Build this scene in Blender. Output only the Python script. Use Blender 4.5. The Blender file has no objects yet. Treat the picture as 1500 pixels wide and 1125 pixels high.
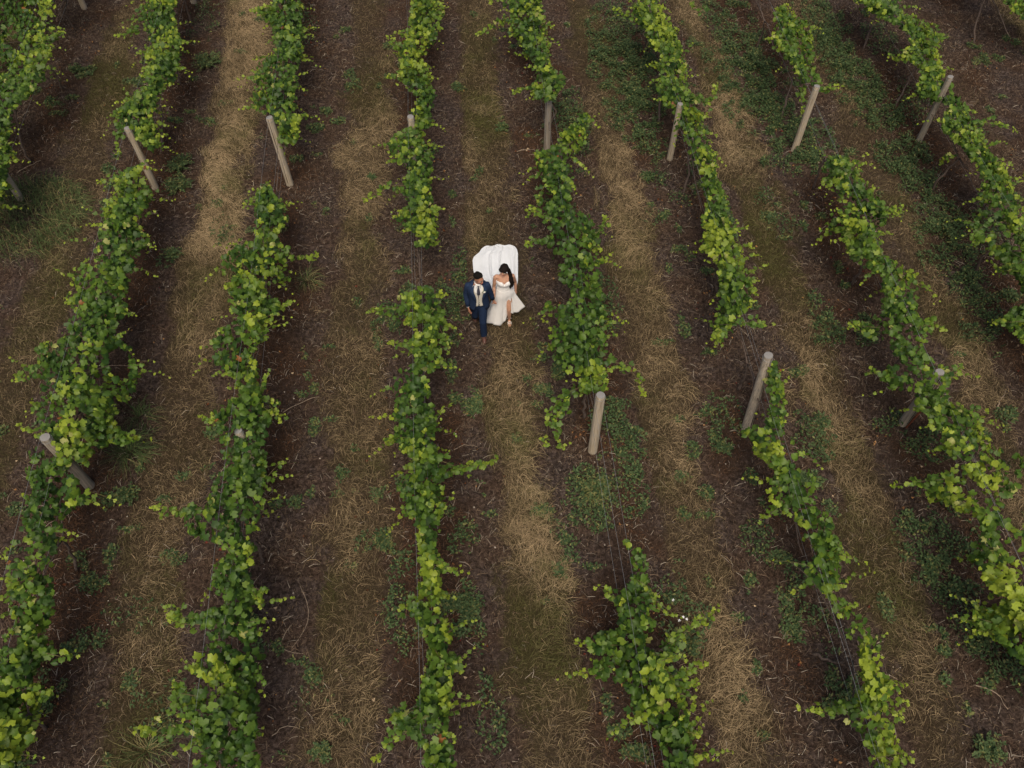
import bpy, bmesh, math, random
import numpy as np
from mathutils import Vector, Matrix
D = bpy.data
scene = bpy.context.scene
COL = scene.collection
random.seed(7)
RNG = np.random.default_rng(11)

# ------------------------------------------------------------------ camera, sky, sun, exposure
H = 13.7                                   # the drone's height in metres
FPX, CX, CY = 1220.0, 750.0, 562.5
def _unit(a): return a / np.linalg.norm(a)
_dn = _unit(np.array([10 / FPX, 827 / FPX, 1.0]))
_vp = _unit(np.array([(572 - CX) / FPX, (-1255 - CY) / FPX, 1.0]))
_up = -_dn
_y = _unit(_vp - _vp.dot(_up) * _up)
RC = np.array([np.cross(_y, _up), _y, _up])          # camera (right, down, forward) -> world
cam_d = D.cameras.new('camera'); cam = D.objects.new('camera', cam_d); COL.objects.link(cam)
cam_d.sensor_width = 36.0; cam_d.lens = FPX / 1500 * 36.0
cam_d.clip_start = 0.1; cam_d.clip_end = 2000
r_, u_, b_ = RC @ [1, 0, 0], RC @ [0, -1, 0], -(RC @ [0, 0, 1])
cam.matrix_world = Matrix(((r_[0], u_[0], b_[0], 0), (r_[1], u_[1], b_[1], 0), (r_[2], u_[2], b_[2], H), (0, 0, 0, 1)))
scene.camera = cam

SUN_EL, SUN_AZ = math.radians(60), math.radians(186)     # azimuth clockwise from +Y (the top of the picture)
world = D.worlds.new('World'); scene.world = world; world.use_nodes = True
wn = world.node_tree
sky = wn.nodes.new('ShaderNodeTexSky'); sky.sky_type = 'NISHITA'; sky.sun_disc = False
sky.sun_elevation = SUN_EL; sky.sun_rotation = SUN_AZ; sky.dust_density = 6.0
bg = wn.nodes['Background']; bg.inputs['Strength'].default_value = 0.075
wn.links.new(sky.outputs['Color'], bg.inputs['Color'])
sun_d = D.lights.new('sun', 'SUN'); sun = D.objects.new('sun', sun_d); COL.objects.link(sun)
sun_d.energy = 1.8; sun_d.angle = math.radians(30); sun_d.color = (1.0, 0.88, 0.68)
sdir = Vector((math.sin(SUN_AZ) * math.cos(SUN_EL), math.cos(SUN_AZ) * math.cos(SUN_EL), math.sin(SUN_EL)))
sun.rotation_euler = sdir.to_track_quat('Z', 'Y').to_euler()
sun.location = (0, 10, 30)
scene.view_settings.view_transform = 'Standard'; scene.view_settings.look = 'None'
scene.view_settings.gamma = 1.0; scene.view_settings.exposure = 0.42

# ------------------------------------------------------------------ helpers
def P(u, v, z=0.0):
    """world point at height z seen at photograph pixel (u, v); arrays welcome"""
    u, v, z = np.broadcast_arrays(np.asarray(u, float), np.asarray(v, float), np.asarray(z, float))
    d = np.stack([(u - CX) / FPX, (v - CY) / FPX, np.ones_like(u)], -1) @ RC.T
    t = (z - H) / d[..., 2]
    return np.stack([d[..., 0] * t, d[..., 1] * t, z], -1)
def PROJ(p):
    p = np.asarray(p, float); c = (p - [0, 0, H]) @ RC
    return np.stack([CX + FPX * c[..., 0] / c[..., 2], CY + FPX * c[..., 1] / c[..., 2]], -1)
def _hash(ix, iy, s):
    h = (ix.astype(np.int64) * 374761393 + iy.astype(np.int64) * 668265263 + s * 974634777) & 0x7fffffff
    h = ((h ^ (h >> 13)) * 1274126177) & 0x7fffffff
    return ((h ^ (h >> 16)) & 0xffff) / 65535.0
def vnoise(x, y, s=0):
    x = np.asarray(x, float); y = np.asarray(y, float)
    ix, iy = np.floor(x), np.floor(y); fx, fy = x - ix, y - iy
    fx = fx * fx * (3 - 2 * fx); fy = fy * fy * (3 - 2 * fy)
    a, b = _hash(ix, iy, s), _hash(ix + 1, iy, s); c, d = _hash(ix, iy + 1, s), _hash(ix + 1, iy + 1, s)
    return (a * (1 - fx) + b * fx) * (1 - fy) + (c * (1 - fx) + d * fx) * fy
def fbm(x, y, s=0, o=4):
    r = 0; a = 0.5; t = 0
    for k in range(o):
        r = r + a * vnoise(x, y, s + k * 17); t += a; a *= 0.5; x = x * 2.03 + 5.1; y = y * 2.03 + 9.7
    return r / t
def sst(a, b, x):
    t = np.clip((x - a) / (b - a), 0, 1); return t * t * (3 - 2 * t)

def np_mesh(name, verts, loops, counts, mat=None, col=None, smooth=False):
    me = D.meshes.new(name)
    verts = np.ascontiguousarray(verts, np.float32).reshape(-1, 3)
    loops = np.ascontiguousarray(loops, np.int32).ravel(); counts = np.ascontiguousarray(counts, np.int32).ravel()
    me.vertices.add(len(verts)); me.vertices.foreach_set('co', verts.ravel())
    me.loops.add(len(loops)); me.loops.foreach_set('vertex_index', loops)
    me.polygons.add(len(counts))
    me.polygons.foreach_set('loop_start', np.concatenate([[0], np.cumsum(counts)[:-1]]).astype(np.int32))
    me.polygons.foreach_set('loop_total', counts)
    if smooth: me.polygons.foreach_set('use_smooth', np.ones(len(counts), bool))
    me.update(calc_edges=True)
    if col is not None:
        at = me.color_attributes.new('tone', 'FLOAT_COLOR', 'POINT')
        c4 = np.ones((len(verts), 4), np.float32); c4[:, :3] = np.asarray(col).reshape(-1, 3)
        at.data.foreach_set('color', c4.ravel())
    if mat: me.materials.append(mat)
    return me
def link(name, me, parent=None, loc=None):
    o = D.objects.new(name, me); COL.objects.link(o)
    if parent: o.parent = parent
    if loc is not None: o.location = loc
    return o
def tag(o, label=None, cat=None, group=None, kind=None):
    if label: o['label'] = label
    if cat: o['category'] = cat
    if group: o['group'] = group
    if kind: o['kind'] = kind
    return o
def empty(name, loc):
    o = D.objects.new(name, None); COL.objects.link(o); o.location = loc; o.empty_display_size = 0.2; return o

def tube_np(path, radii, n=7, cap=True):
    """tapered tube along a path -> verts, loops, counts"""
    path = np.asarray(path, float); m = len(path)
    radii = np.broadcast_to(np.asarray(radii, float), (m,))
    tan = np.gradient(path, axis=0); tan /= np.maximum(np.linalg.norm(tan, axis=1, keepdims=True), 1e-9)
    ref = np.array([1, 0, 0.]) if abs(tan[0][0]) < 0.8 else np.array([0, 1, 0.])
    vs = []
    for i in range(m):
        a = ref - tan[i] * ref.dot(tan[i]); a /= np.linalg.norm(a); b = np.cross(tan[i], a); ref = a
        th = np.arange(n) * 2 * np.pi / n
        vs.append(path[i] + radii[i] * (np.cos(th)[:, None] * a + np.sin(th)[:, None] * b))
    v = np.concatenate(vs); f = []
    for i in range(m - 1):
        for j in range(n):
            k = (j + 1) % n
            f += [i * n + j, i * n + k, (i + 1) * n + k, (i + 1) * n + j]
    c = [4] * ((m - 1) * n)
    if cap:
        f += list(range(n))[::-1] + list(range((m - 1) * n, m * n)); c += [n, n]
    return v, np.array(f), np.array(c)
def merge(parts):
    vs, fs, cs, o = [], [], [], 0
    for v, f, c in parts:
        vs.append(v); fs.append(np.asarray(f) + o); cs.append(c); o += len(v)
    return np.concatenate(vs), np.concatenate(fs), np.concatenate(cs)

# ------------------------------------------------------------------ materials
def new_mat(name, rough=0.8, spec=0.2):
    m = D.materials.new(name); m.use_nodes = True
    b = m.node_tree.nodes['Principled BSDF']
    b.inputs['Roughness'].default_value = rough; b.inputs['Specular IOR Level'].default_value = spec
    return m, m.node_tree, b
def node(nt, t, **kw):
    n = nt.nodes.new(t)
    for k, v in kw.items(): setattr(n, k, v)
    return n
def noise_tex(nt, scale, detail=4, rough=0.6, vec=None, dist=0.0):
    n = node(nt, 'ShaderNodeTexNoise'); n.inputs['Scale'].default_value = scale
    n.inputs['Detail'].default_value = detail; n.inputs['Roughness'].default_value = rough; n.inputs['Distortion'].default_value = dist
    if vec is not None: nt.links.new(vec, n.inputs['Vector'])
    return n.outputs['Fac']
def ramp(nt, fac, stops):
    r = node(nt, 'ShaderNodeValToRGB'); e = r.color_ramp.elements
    while len(e) < len(stops): e.new(0.5)
    for k, (p, c) in enumerate(stops):
        e[k].position = p; e[k].color = (*c, 1) if len(c) == 3 else c
    nt.links.new(fac, r.inputs['Fac']); return r.outputs['Color']
def mix(nt, fac, a, b, mode='MIX'):
    n = node(nt, 'ShaderNodeMix', data_type='RGBA', blend_type=mode)
    for s, x in ((n.inputs[0], fac), (n.inputs[6], a), (n.inputs[7], b)):
        if isinstance(x, (int, float)): s.default_value = x
        elif isinstance(x, tuple): s.default_value = (*x, 1)
        else: nt.links.new(x, s)
    return n.outputs[2]
def coords(nt): return node(nt, 'ShaderNodeTexCoord').outputs['Object']
def bump(nt, b, h, strength, dist):
    n = node(nt, 'ShaderNodeBump'); n.inputs['Strength'].default_value = strength; n.inputs['Distance'].default_value = dist
    nt.links.new(h, n.inputs['Height']); nt.links.new(n.outputs['Normal'], b.inputs['Normal'])

def simple(name, c, rough=0.7, spec=0.2, var=0.25, scale=30, bs=0.0):
    m, nt, b = new_mat(name, rough, spec)
    v = noise_tex(nt, scale, 4, 0.6, coords(nt))
    lo = tuple(x * (1 - var) for x in c); hi = tuple(min(1, x * (1 + var)) for x in c)
    nt.links.new(ramp(nt, v, [(0.3, lo), (0.7, hi)]), b.inputs['Base Color'])
    if bs: bump(nt, b, v, bs, 0.01)
    return m

def leaf_material(name, trans, rough, spec, bright):
    m, nt, b = new_mat(name, rough, spec)
    at = node(nt, 'ShaderNodeAttribute', attribute_name='tone').outputs['Color']
    v = noise_tex(nt, 38, 3, 0.6, coords(nt))
    c = mix(nt, 1.0, at, ramp(nt, v, [(0.25, (0.8, 0.8, 0.8)), (0.75, (1.15, 1.15, 1.1))]), 'MULTIPLY')
    nt.links.new(c, b.inputs['Base Color'])
    if trans:
        t = node(nt, 'ShaderNodeBsdfTranslucent'); ms = node(nt, 'ShaderNodeMixShader'); ms.inputs[0].default_value = trans
        nt.links.new(mix(nt, 1.0, c, bright, 'MULTIPLY'), t.inputs['Color'])
        nt.links.new(b.outputs[0], ms.inputs[1]); nt.links.new(t.outputs[0], ms.inputs[2])
        nt.links.new(ms.outputs[0], nt.nodes['Material Output'].inputs['Surface'])
    return m
M_LEAF = leaf_material('vine_leaf', 0.28, 0.5, 0.35, (1.5, 1.4, 0.6))
M_WEED = leaf_material('weed_leaf', 0.15, 0.65, 0.2, (1.2, 1.2, 0.7))
M_STRAW = leaf_material('dry_grass', 0.12, 0.7, 0.15, (1.1, 1.0, 0.8))
M_LITTER = leaf_material('litter', 0.0, 0.85, 0.1, (1, 1, 1))
M_STONE = leaf_material('stone', 0.0, 0.85, 0.15, (1, 1, 1))

def bark():
    m, nt, b = new_mat('vine_bark', 0.9, 0.1)
    co = coords(nt); mp = node(nt, 'ShaderNodeMapping'); mp.inputs['Scale'].default_value = (60, 60, 9); nt.links.new(co, mp.inputs['Vector'])
    v = noise_tex(nt, 1.0, 5, 0.65, mp.outputs[0])
    nt.links.new(ramp(nt, v, [(0.25, (0.035, 0.026, 0.022)), (0.55, (0.12, 0.09, 0.075)), (0.8, (0.22, 0.175, 0.14))]), b.inputs['Base Color'])
    bump(nt, b, v, 0.8, 0.008); return m
M_BARK = bark()
M_CANE = simple('green_brown_cane', (0.12, 0.10, 0.045), 0.7, 0.2, 0.4, 8)

def post_wood(name, dark, light, grey):
    m, nt, b = new_mat(name, 0.85, 0.15)
    co = coords(nt); mp = node(nt, 'ShaderNodeMapping'); mp.inputs['Scale'].default_value = (55, 55, 1.6); nt.links.new(co, mp.inputs['Vector'])
    v = noise_tex(nt, 1.0, 6, 0.62, mp.outputs[0], 0.4)
    w = noise_tex(nt, 5, 4, 0.6, co)
    c = ramp(nt, v, [(0.22, dark), (0.42, tuple(0.5 * (a + d) for a, d in zip(dark, light))), (0.62, light)])
    c = mix(nt, ramp(nt, w, [(0.45, (0, 0, 0)), (0.7, (0.7, 0.7, 0.7))]), c, grey)
    nt.links.new(c, b.inputs['Base Color']); bump(nt, b, v, 0.9, 0.010); return m
M_POST = post_wood('weathered_post', (0.11, 0.082, 0.055), (0.54, 0.45, 0.335), (0.36, 0.325, 0.275))
M_POSTG = post_wood('grey_post', (0.08, 0.064, 0.05), (0.38, 0.325, 0.26), (0.25, 0.23, 0.20))
def end_grain():
    m, nt, b = new_mat('end_grain', 0.9, 0.1)
    w = node(nt, 'ShaderNodeTexWave', wave_type='RINGS', rings_direction='Z'); w.inputs['Scale'].default_value = 38; w.inputs['Distortion'].default_value = 2.5
    nt.links.new(coords(nt), w.inputs['Vector'])
    c = ramp(nt, w.outputs['Fac'], [(0.1, (0.17, 0.165, 0.16)), (0.8, (0.29, 0.28, 0.27))])
    nt.links.new(c, b.inputs['Base Color']); return m
M_END = end_grain()
M_CRACK = simple('drying_crack', (0.025, 0.018, 0.013), 0.95, 0.05)
def metal(name, c, r):
    m, nt, b = new_mat(name, r, 0.5); b.inputs['Metallic'].default_value = 0.85; b.inputs['Base Color'].default_value = (*c, 1)
    v = noise_tex(nt, 40, 3, 0.5, coords(nt))
    nt.links.new(ramp(nt, v, [(0.3, tuple(x * 0.7 for x in c)), (0.7, c)]), b.inputs['Base Color']); return m
M_WIRE = metal('galvanised_wire', (0.45, 0.46, 0.47), 0.6)
M_RUST = simple('rusty_iron', (0.13, 0.042, 0.022), 0.9, 0.2, 0.5, 25, 0.4)

# ------------------------------------------------------------------ layout of the vineyard
ROWX = {'Z': -10.45, 'A': -7.3, 'B': -4.15, 'C': -1.05, 'D': 2.06, 'E': 5.03, 'F': 8.1, 'G': 11.1, 'H': 14.2}
XS = np.array(sorted(ROWX.values()))
STRIPX = np.array([-12.3, -9.2, -5.8, -2.5, 0.62, 3.65, 6.68, 9.85, 12.9, 16.1])
NOSTRIP = 12.9
BRIGHT = [(335, 260, 1.7, 1.5), (335, 330, 1.4, 1.1), (350, 90, 1.6, 1.), (350, 20, 1.6, .6), (750, 610, 1.6, .3), (775, 740, 1.4, .35), (725, 500, 1.4, .15), (715, 300, 1.6, .3), (800, 820, 1.0, .4), (700, 120, 1.6, .3), (525, 640, 1.2, .3), (1075, 200, 1.4, .9), (1020, 60, 1.6, .5), (905, 260, 1.4, .9), (920, 350, 1.2, .4),
          (520, 220, 1.8, .45), (515, 320, 1.5, .35), (715, 260, 1.3, .15), (1060, 930, 1.3, .7), (1080, 1010, 1.0, .4), (800, 760, .9, .45), (835, 900, .8, .45), (835, 1060, .9, .45),
          (975, 450, 1.4, .4), (985, 560, 1.4, .45), (1010, 690, 1.1, .4), (1160, 520, 1.2, .35), (1200, 610, 1.1, .45), (1225, 700, .9, .35), (285, 500, .9, .5), (265, 690, 1.0, .25),
          (515, 800, 1.1, .35), (520, 1050, 1.0, .3), (1180, 400, 1.2, .2), (1420, 520, 1.2, .35), (1470, 700, 1.2, .45), (1480, 20, 1.6, .5), (520, 560, 1.2, .25), (760, 560, 1.0, .2), (1330, 1000, .9, .25)]
_BR = [(P(u, v)[0], P(u, v)[1], r, s) for u, v, r, s in BRIGHT]
OLIVE = [(700, 150, 1.6), (690, 60, 1.6), (705, 190, 1.0), (560, 130, 1.2), (860, 40, 1.3), (380, 260, .7), (760, 640, .9), (790, 960, 1.0), (800, 870, .8), (1090, 330, 1.2), (1110, 380, 1.2), (180, 100, 1.8), (165, 140, 1.2), (1290, 880, .8), (1240, 800, 1.0),
         (1030, 110, 1.), (245, 880, .7), (200, 1080, .8), (1370, 470, 1.1), (1480, 60, 1.5), (90, 440, 1.0), (320, 400, .7), (480, 880, .8), (860, 380, .7)]
_OL = [(P(u, v)[0], P(u, v)[1], r) for u, v, r in OLIVE]
def masks(X, Y):
    """grass cover, straw brightness, greenness, red litter -- how the ground itself is covered"""
    wob = (fbm(X * 0.0 + np.floor(X / 3.08), Y * 0.35, 3, 3) - 0.5) * 0.5
    ds = np.min(np.abs((X + wob * 0.6)[..., None] - STRIPX), -1)
    near = STRIPX[np.argmin(np.abs((X + wob * 0.6)[..., None] - STRIPX), -1)]
    n1 = fbm(X * 1.6, Y * 0.8, 21, 4); n2 = fbm(X * 5, Y * 4, 33, 3)
    grass = sst(0.66, 0.32, ds + (n1 - 0.5) * 0.95 + (n2 - 0.5) * 0.45)
    grass = np.where(near == NOSTRIP, grass * 0.25, grass)
    br = 0.22 + 0.35 * sst(0.40, 0.75, fbm(X * 1.2, Y * 0.45, 41, 4))
    for x, y, r, s in _BR: br = br + .75 * s * np.exp(-((X - x) ** 2 * 2 + (Y - y) ** 2 * .6) / (r * r))
    ol = 0.35 * sst(0.45, 0.7, fbm(X * 0.9, Y * 0.6, 51, 3))
    for x, y, r in _OL: ol = ol + 0.6 * np.exp(-((X - x) ** 2 + (Y - y) ** 2) / (r * r))
    dr = np.min(np.abs(X[..., None] - XS), -1)
    red = sst(1.15, 0.2, dr + (fbm(X * 1.1, Y * 1.1, 61, 4) - 0.5) * 1.6) * sst(0.35, 0.6, fbm(X * 0.7, Y * 0.5, 71, 3))
    return grass, np.clip(br, 0, 1.3), np.clip(ol, 0, 1), .75 * red * (1 - 0.7 * grass)
def gz(X, Y):
    return 0.05 * (fbm(X * 0.8, Y * 0.8, 5, 3) - 0.5) + 0.05 * (fbm(X * 4, Y * 4, 6, 3) - 0.5) + 0.035 * (vnoise(X * 9, Y * 9, 8) - 0.5)

# ------------------------------------------------------------------ ground
def build_ground():
    def axis(a, b, s, far):
        core = np.arange(a, b + s / 2, s); ext = []; d = s; x = 0
        while x < far: d *= 1.35; x += d; ext.append(x)
        ext = np.array(ext); return np.concatenate([(a - ext)[::-1], core, core[-1] + ext])
    xs = axis(-15, 18, 0.05, 600); ys = axis(-1.5, 27, 0.05, 600)
    X, Y = np.meshgrid(xs, ys); Z = gz(X, Y)
    out = np.maximum(np.maximum(-15 - X, X - 18), np.maximum(-1.5 - Y, Y - 27)); Z = np.where(out > 3, 0, Z)
    g, br, ol, red = masks(X.ravel(), Y.ravel())
    col = np.stack([g * (0.35 + 0.65 * np.clip(br, 0, 1)), g * ol, red], -1)
    ny, nx = X.shape; i = np.arange(ny * nx).reshape(ny, nx)
    f = np.stack([i[:-1, :-1], i[:-1, 1:], i[1:, 1:], i[1:, :-1]], -1).reshape(-1, 4)
    m, nt, b = new_mat('soil', 0.95, 0.08)
    co = coords(nt)
    at = node(nt, 'ShaderNodeSeparateColor'); nt.links.new(node(nt, 'ShaderNodeAttribute', attribute_name='tone').outputs['Color'], at.inputs[0])
    n1 = noise_tex(nt, 1.1, 5, 0.6, co); n2 = noise_tex(nt, 14, 6, 0.7, co, 0.5); n3 = noise_tex(nt, 60, 4, 0.7, co)
    soil = ramp(nt, n2, [(0.32, (0.018, 0.013, 0.011)), (0.5, (0.068, 0.050, 0.043)), (0.68, (0.175, 0.132, 0.116))])
    soil = mix(nt, ramp(nt, n1, [(0.42, (0, 0, 0)), (0.62, (0.85, 0.85, 0.85))]), soil, ramp(nt, n2, [(0.34, (0.030, 0.018, 0.013)), (0.66, (0.135, 0.085, 0.058))]))
    redc = ramp(nt, n3, [(0.34, (0.018, 0.011, 0.008)), (0.66, (0.095, 0.056, 0.036))])
    c = mix(nt, at.outputs[2], soil, redc)
    st = ramp(nt, n3, [(0.3, (0.035, 0.026, 0.014)), (0.7, (0.12, 0.088, 0.048))])
    c = mix(nt, at.outputs[0], c, st)
    c = mix(nt, at.outputs[1], c, ramp(nt, n3, [(0.3, (0.038, 0.030, 0.014)), (0.7, (0.085, 0.070, 0.030))]))
    nt.links.new(c, b.inputs['Base Color'])
    ad = node(nt, 'ShaderNodeMath', operation='ADD'); nt.links.new(n2, ad.inputs[0]); nt.links.new(n3, ad.inputs[1])
    bump(nt, b, ad.outputs[0], 1.0, 0.05)
    me = np_mesh('ground', np.stack([X, Y, Z], -1), f, np.full(len(f), 4), m, col, True)
    tag(link('ground', me), kind='structure')
build_ground()

# ------------------------------------------------------------------ stuff on the ground
XMIN, XMAX, YMIN, YMAX = -14.5, 17.5, 0.5, 26.0
def in_view(p, m=60):
    q = PROJ(p); return (q[:, 0] > -m) & (q[:, 0] < 1500 + m) & (q[:, 1] > -m) & (q[:, 1] < 1125 + m)
def scatter(n):
    x = RNG.uniform(XMIN, XMAX, n); y = RNG.uniform(YMIN, YMAX, n)
    k = in_view(np.stack([x, y, np.zeros(n)], -1), 130) & ~((x > .06) & (x < 1.10) & (y > 11.85) & (y < 12.95)); return x[k], y[k]
def blades(x, y, ang, length, height, width, col, segs=3, droop=1.0, z0=None):
    """curved ribbons starting at x, y and lying over towards ang"""
    n = len(x); z0 = gz(x, y) if z0 is None else z0
    dx, dy = np.cos(ang), np.sin(ang)
    bend = RNG.normal(0, 0.22, n)
    vs = []
    for k in range(segs + 1):
        t = k / segs
        a = ang + bend * t; r = length * t
        cx = x + np.cos(a) * r; cy = y + np.sin(a) * r
        cz = z0 + height * np.sin(np.pi * min(0.98, t * (0.5 + 0.5 * droop)) ** 0.8) + 0.004
        w = width * (1 - 0.75 * t) * 0.5
        nx_, ny_ = -np.sin(a), np.cos(a)
        vs.append(np.stack([cx - nx_ * w, cy - ny_ * w, cz], -1)); vs.append(np.stack([cx + nx_ * w, cy + ny_ * w, cz + width * 0.3], -1))
    V = np.stack(vs, 1)                       # n, 2(segs+1), 3
    base = (np.arange(n) * (2 * (segs + 1)))[:, None, None]
    q = np.array([[2 * k, 2 * k + 1, 2 * k + 3, 2 * k + 2] for k in range(segs)])[None]
    F = (base + q).reshape(-1, 4)
    C = np.repeat(col[:, None, :], 2 * (segs + 1), 1)
    tipf = np.repeat(np.linspace(0.8, 1.15, segs + 1), 2)[None, :, None]
    return V.reshape(-1, 3), F, (C * tipf).reshape(-1, 3)
def lerp(a, b, t): return np.asarray(a)[None] * (1 - t[:, None]) + np.asarray(b)[None] * t[:, None]

# dry straw laid over along the alleys
x, y = scatter(1400000)
g, br, ol, red = masks(x, y)
keep = RNG.random(len(x)) < g * (0.35 + 0.5 * np.clip(br, 0, 1))
x, y, br, ol = x[keep], y[keep], br[keep], ol[keep]
n = len(x)
tuft = fbm(x * 3.2, y * 3.2, 81, 2)
ang = np.where(RNG.random(n) < .5, fbm(x * 0.8, y * 0.8, 91, 3) * 14, RNG.uniform(0, 6.28, n)) + RNG.normal(0, 0.6, n)
t = np.clip(br * 0.62 + RNG.normal(-.04, 0.30, n), 0, 1)
c = lerp((0.045, 0.030, 0.016), (0.54, 0.405, 0.245), t ** 1.1)
og = np.clip(ol * 1.0 + RNG.normal(-.1, 0.28, n) - 0.3 * t + (fbm(x * 2.2, y * 2.2, 83, 3) - .5) * 1.6 * (ol > .15), 0, 1)
c = c * (1 - og[:, None]) + lerp((0.055, 0.055, 0.018), (0.15, 0.145, 0.05), RNG.random(n)) * og[:, None]
L = RNG.uniform(0.06, 0.24, n) * (0.6 + 0.7 * np.clip(br, 0, 1)); hgt = RNG.uniform(0.01, 0.05, n) + 0.09 * np.clip(br, 0, 1) * tuft ** 2 * RNG.random(n) * 2
V, F, C = blades(x, y, ang, L, hgt, RNG.uniform(0.003, 0.007, n), c)
tag(link('dry_grass', np_mesh('dry_grass', V, F, np.full(len(F), 4), M_STRAW, C)), 'straw coloured dry grass lying over in strips between the vine rows', 'dry grass', kind='stuff')

# litter: stems, bark and needles of dead weeds over the bare soil
x, y = scatter(900000)
g, br, ol, red = masks(x, y)
pat = fbm(x * 1.7, y * 1.7, 101, 3)
keep = RNG.random(len(x)) < (1 - 0.75 * g) * (0.25 + 0.55 * sst(0.4, 0.65, pat) + 0.6 * red)
x, y, red = x[keep], y[keep], red[keep]; n = len(x)
k = RNG.random(n)
c = lerp((0.020, 0.013, 0.010), (0.24, 0.17, 0.12), RNG.random(n) ** 1.6)
rc = lerp((0.035, 0.018, 0.011), (0.20, 0.098, 0.050), RNG.random(n) ** 1.3)
rr = np.clip(red * 1.1 + 0.12 - 0.5 * RNG.random(n), 0, 1)[:, None] ; c = c * (1 - rr) + rc * rr
pale = k > 0.955; c[pale] = lerp((0.25, 0.20, 0.16), (0.42, 0.36, 0.30), RNG.random(int(pale.sum())))
V, F, C = blades(x, y, RNG.uniform(0, 6.28, n), RNG.uniform(0.03, 0.16, n) * (0.6 + 0.7 * (k > .8)), RNG.uniform(0.004, 0.05, n), RNG.uniform(0.004, 0.012, n), c, 2)
tag(link('dry_litter', np_mesh('dry_litter', V, F, np.full(len(F), 4), M_LITTER, C)), 'brown and rusty dead weed stems littered over the bare soil', 'litter', kind='stuff')

# fallen leaves, curled and orange brown
def scraps(x, y, size, col, lift, curl=0.5, z0=None):
    n = len(x); z0 = gz(x, y) if z0 is None else z0
    a = RNG.uniform(0, 6.28, n); k = 6
    vs = [np.stack([x, y, z0 + lift + 0.004], -1)]
    tx, ty = RNG.normal(0, curl, n), RNG.normal(0, curl, n)
    for j in range(k):
        th = a + j * 2 * np.pi / k; r = size * RNG.uniform(0.6, 1.1, n) * (1.0 if j % 2 else 0.65)
        ox, oy = np.cos(th) * r, np.sin(th) * r
        vs.append(np.stack([x + ox, y + oy, z0 + lift + 0.006 + np.abs(ox * tx + oy * ty) + size * 0.2 * RNG.random(n)], -1))
    V = np.stack(vs, 1); base = (np.arange(n) * (k + 1))[:, None, None]
    F = (base + np.array([[0, 1 + j, 1 + (j + 1) % k] for j in range(k)])[None]).reshape(-1, 3)
    return V.reshape(-1, 3), F, np.repeat(col[:, None], k + 1, 1).reshape(-1, 3)
x, y = scatter(60000)
dr = np.min(np.abs(x[:, None] - XS), -1)
keep = RNG.random(len(x)) < 0.30 * np.exp(-(dr / 0.7) ** 2) * sst(0.50, 0.68, fbm(x * 1.6, y * 1.6, 111, 3)) + 0.008
x, y = x[keep], y[keep]; n = len(x)
c = lerp((0.10, 0.035, 0.018), (0.36, 0.20, 0.085), RNG.random(n) ** 1.6)
kk = RNG.random(n); c[kk > .9] = (0.40, 0.30, 0.20); c[kk < .15] = (0.13, 0.03, 0.022)
V, F, C = scraps(x, y, RNG.uniform(0.012, 0.040, n), c, RNG.uniform(0, .02, n), 0.8)
tag(link('fallen_leaves', np_mesh('fallen_leaves', V, F, np.full(len(F), 3), M_LITTER, C)), 'curled orange and brown fallen leaves scattered under the vine rows', 'fallen leaves', kind='stuff')
# pale pebbles and wood chips
x, y = scatter(11000); g = masks(x, y)[0]; keep = RNG.random(len(x)) < (1 - g) * 0.5; x, y = x[keep], y[keep]; n = len(x)
c = lerp((0.16, 0.125, 0.10), (0.50, 0.44, 0.38), RNG.random(n) ** 2)
V, F, C = scraps(x, y, RNG.uniform(0.008, 0.022, n), c, RNG.uniform(0.004, .012, n), 0.15)
tag(link('pebbles', np_mesh('pebbles', V, F, np.full(len(F), 3), M_STONE, C)), 'small pale stones and chips strewn on the bare soil', 'pebbles', kind='stuff')

# ------------------------------------------------------------------ weeds
def leaflets(p, d, size, col, wid=0.42):
    """folded lance-shaped leaflets at p pointing along d"""
    n = len(p); d = d / np.linalg.norm(d, axis=1, keepdims=True)
    s = np.cross(d, [0, 0, 1.0]) + RNG.normal(0, 0.25, (n, 3)); s /= np.linalg.norm(s, axis=1, keepdims=True)
    up = np.cross(s, d); sz = size[:, None]
    V = np.stack([p, p + d * sz * .45 + s * sz * wid * .5 + up * sz * .08, p + d * sz - up * sz * 0.12, p + d * sz * .45 - s * sz * wid * .5 + up * sz * .08, p + d * sz * 0.5], 1)
    base = (np.arange(n) * 5)[:, None, None]
    F = (base + np.array([[0, 1, 4], [1, 2, 4], [2, 3, 4], [3, 0, 4]])[None]).reshape(-1, 3)
    return V.reshape(-1, 3), F, np.repeat(col[:, None], 5, 1).reshape(-1, 3)
def weed_cols(n, yellow=0.12):
    c = lerp((0.028, 0.056, 0.022), (0.098, 0.145, 0.058), RNG.random(n) ** 1.1)
    k = RNG.random(n) < yellow; c[k] = lerp((0.13, 0.14, 0.045), (0.20, 0.20, 0.08), RNG.random(int(k.sum())))
    return c
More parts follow.
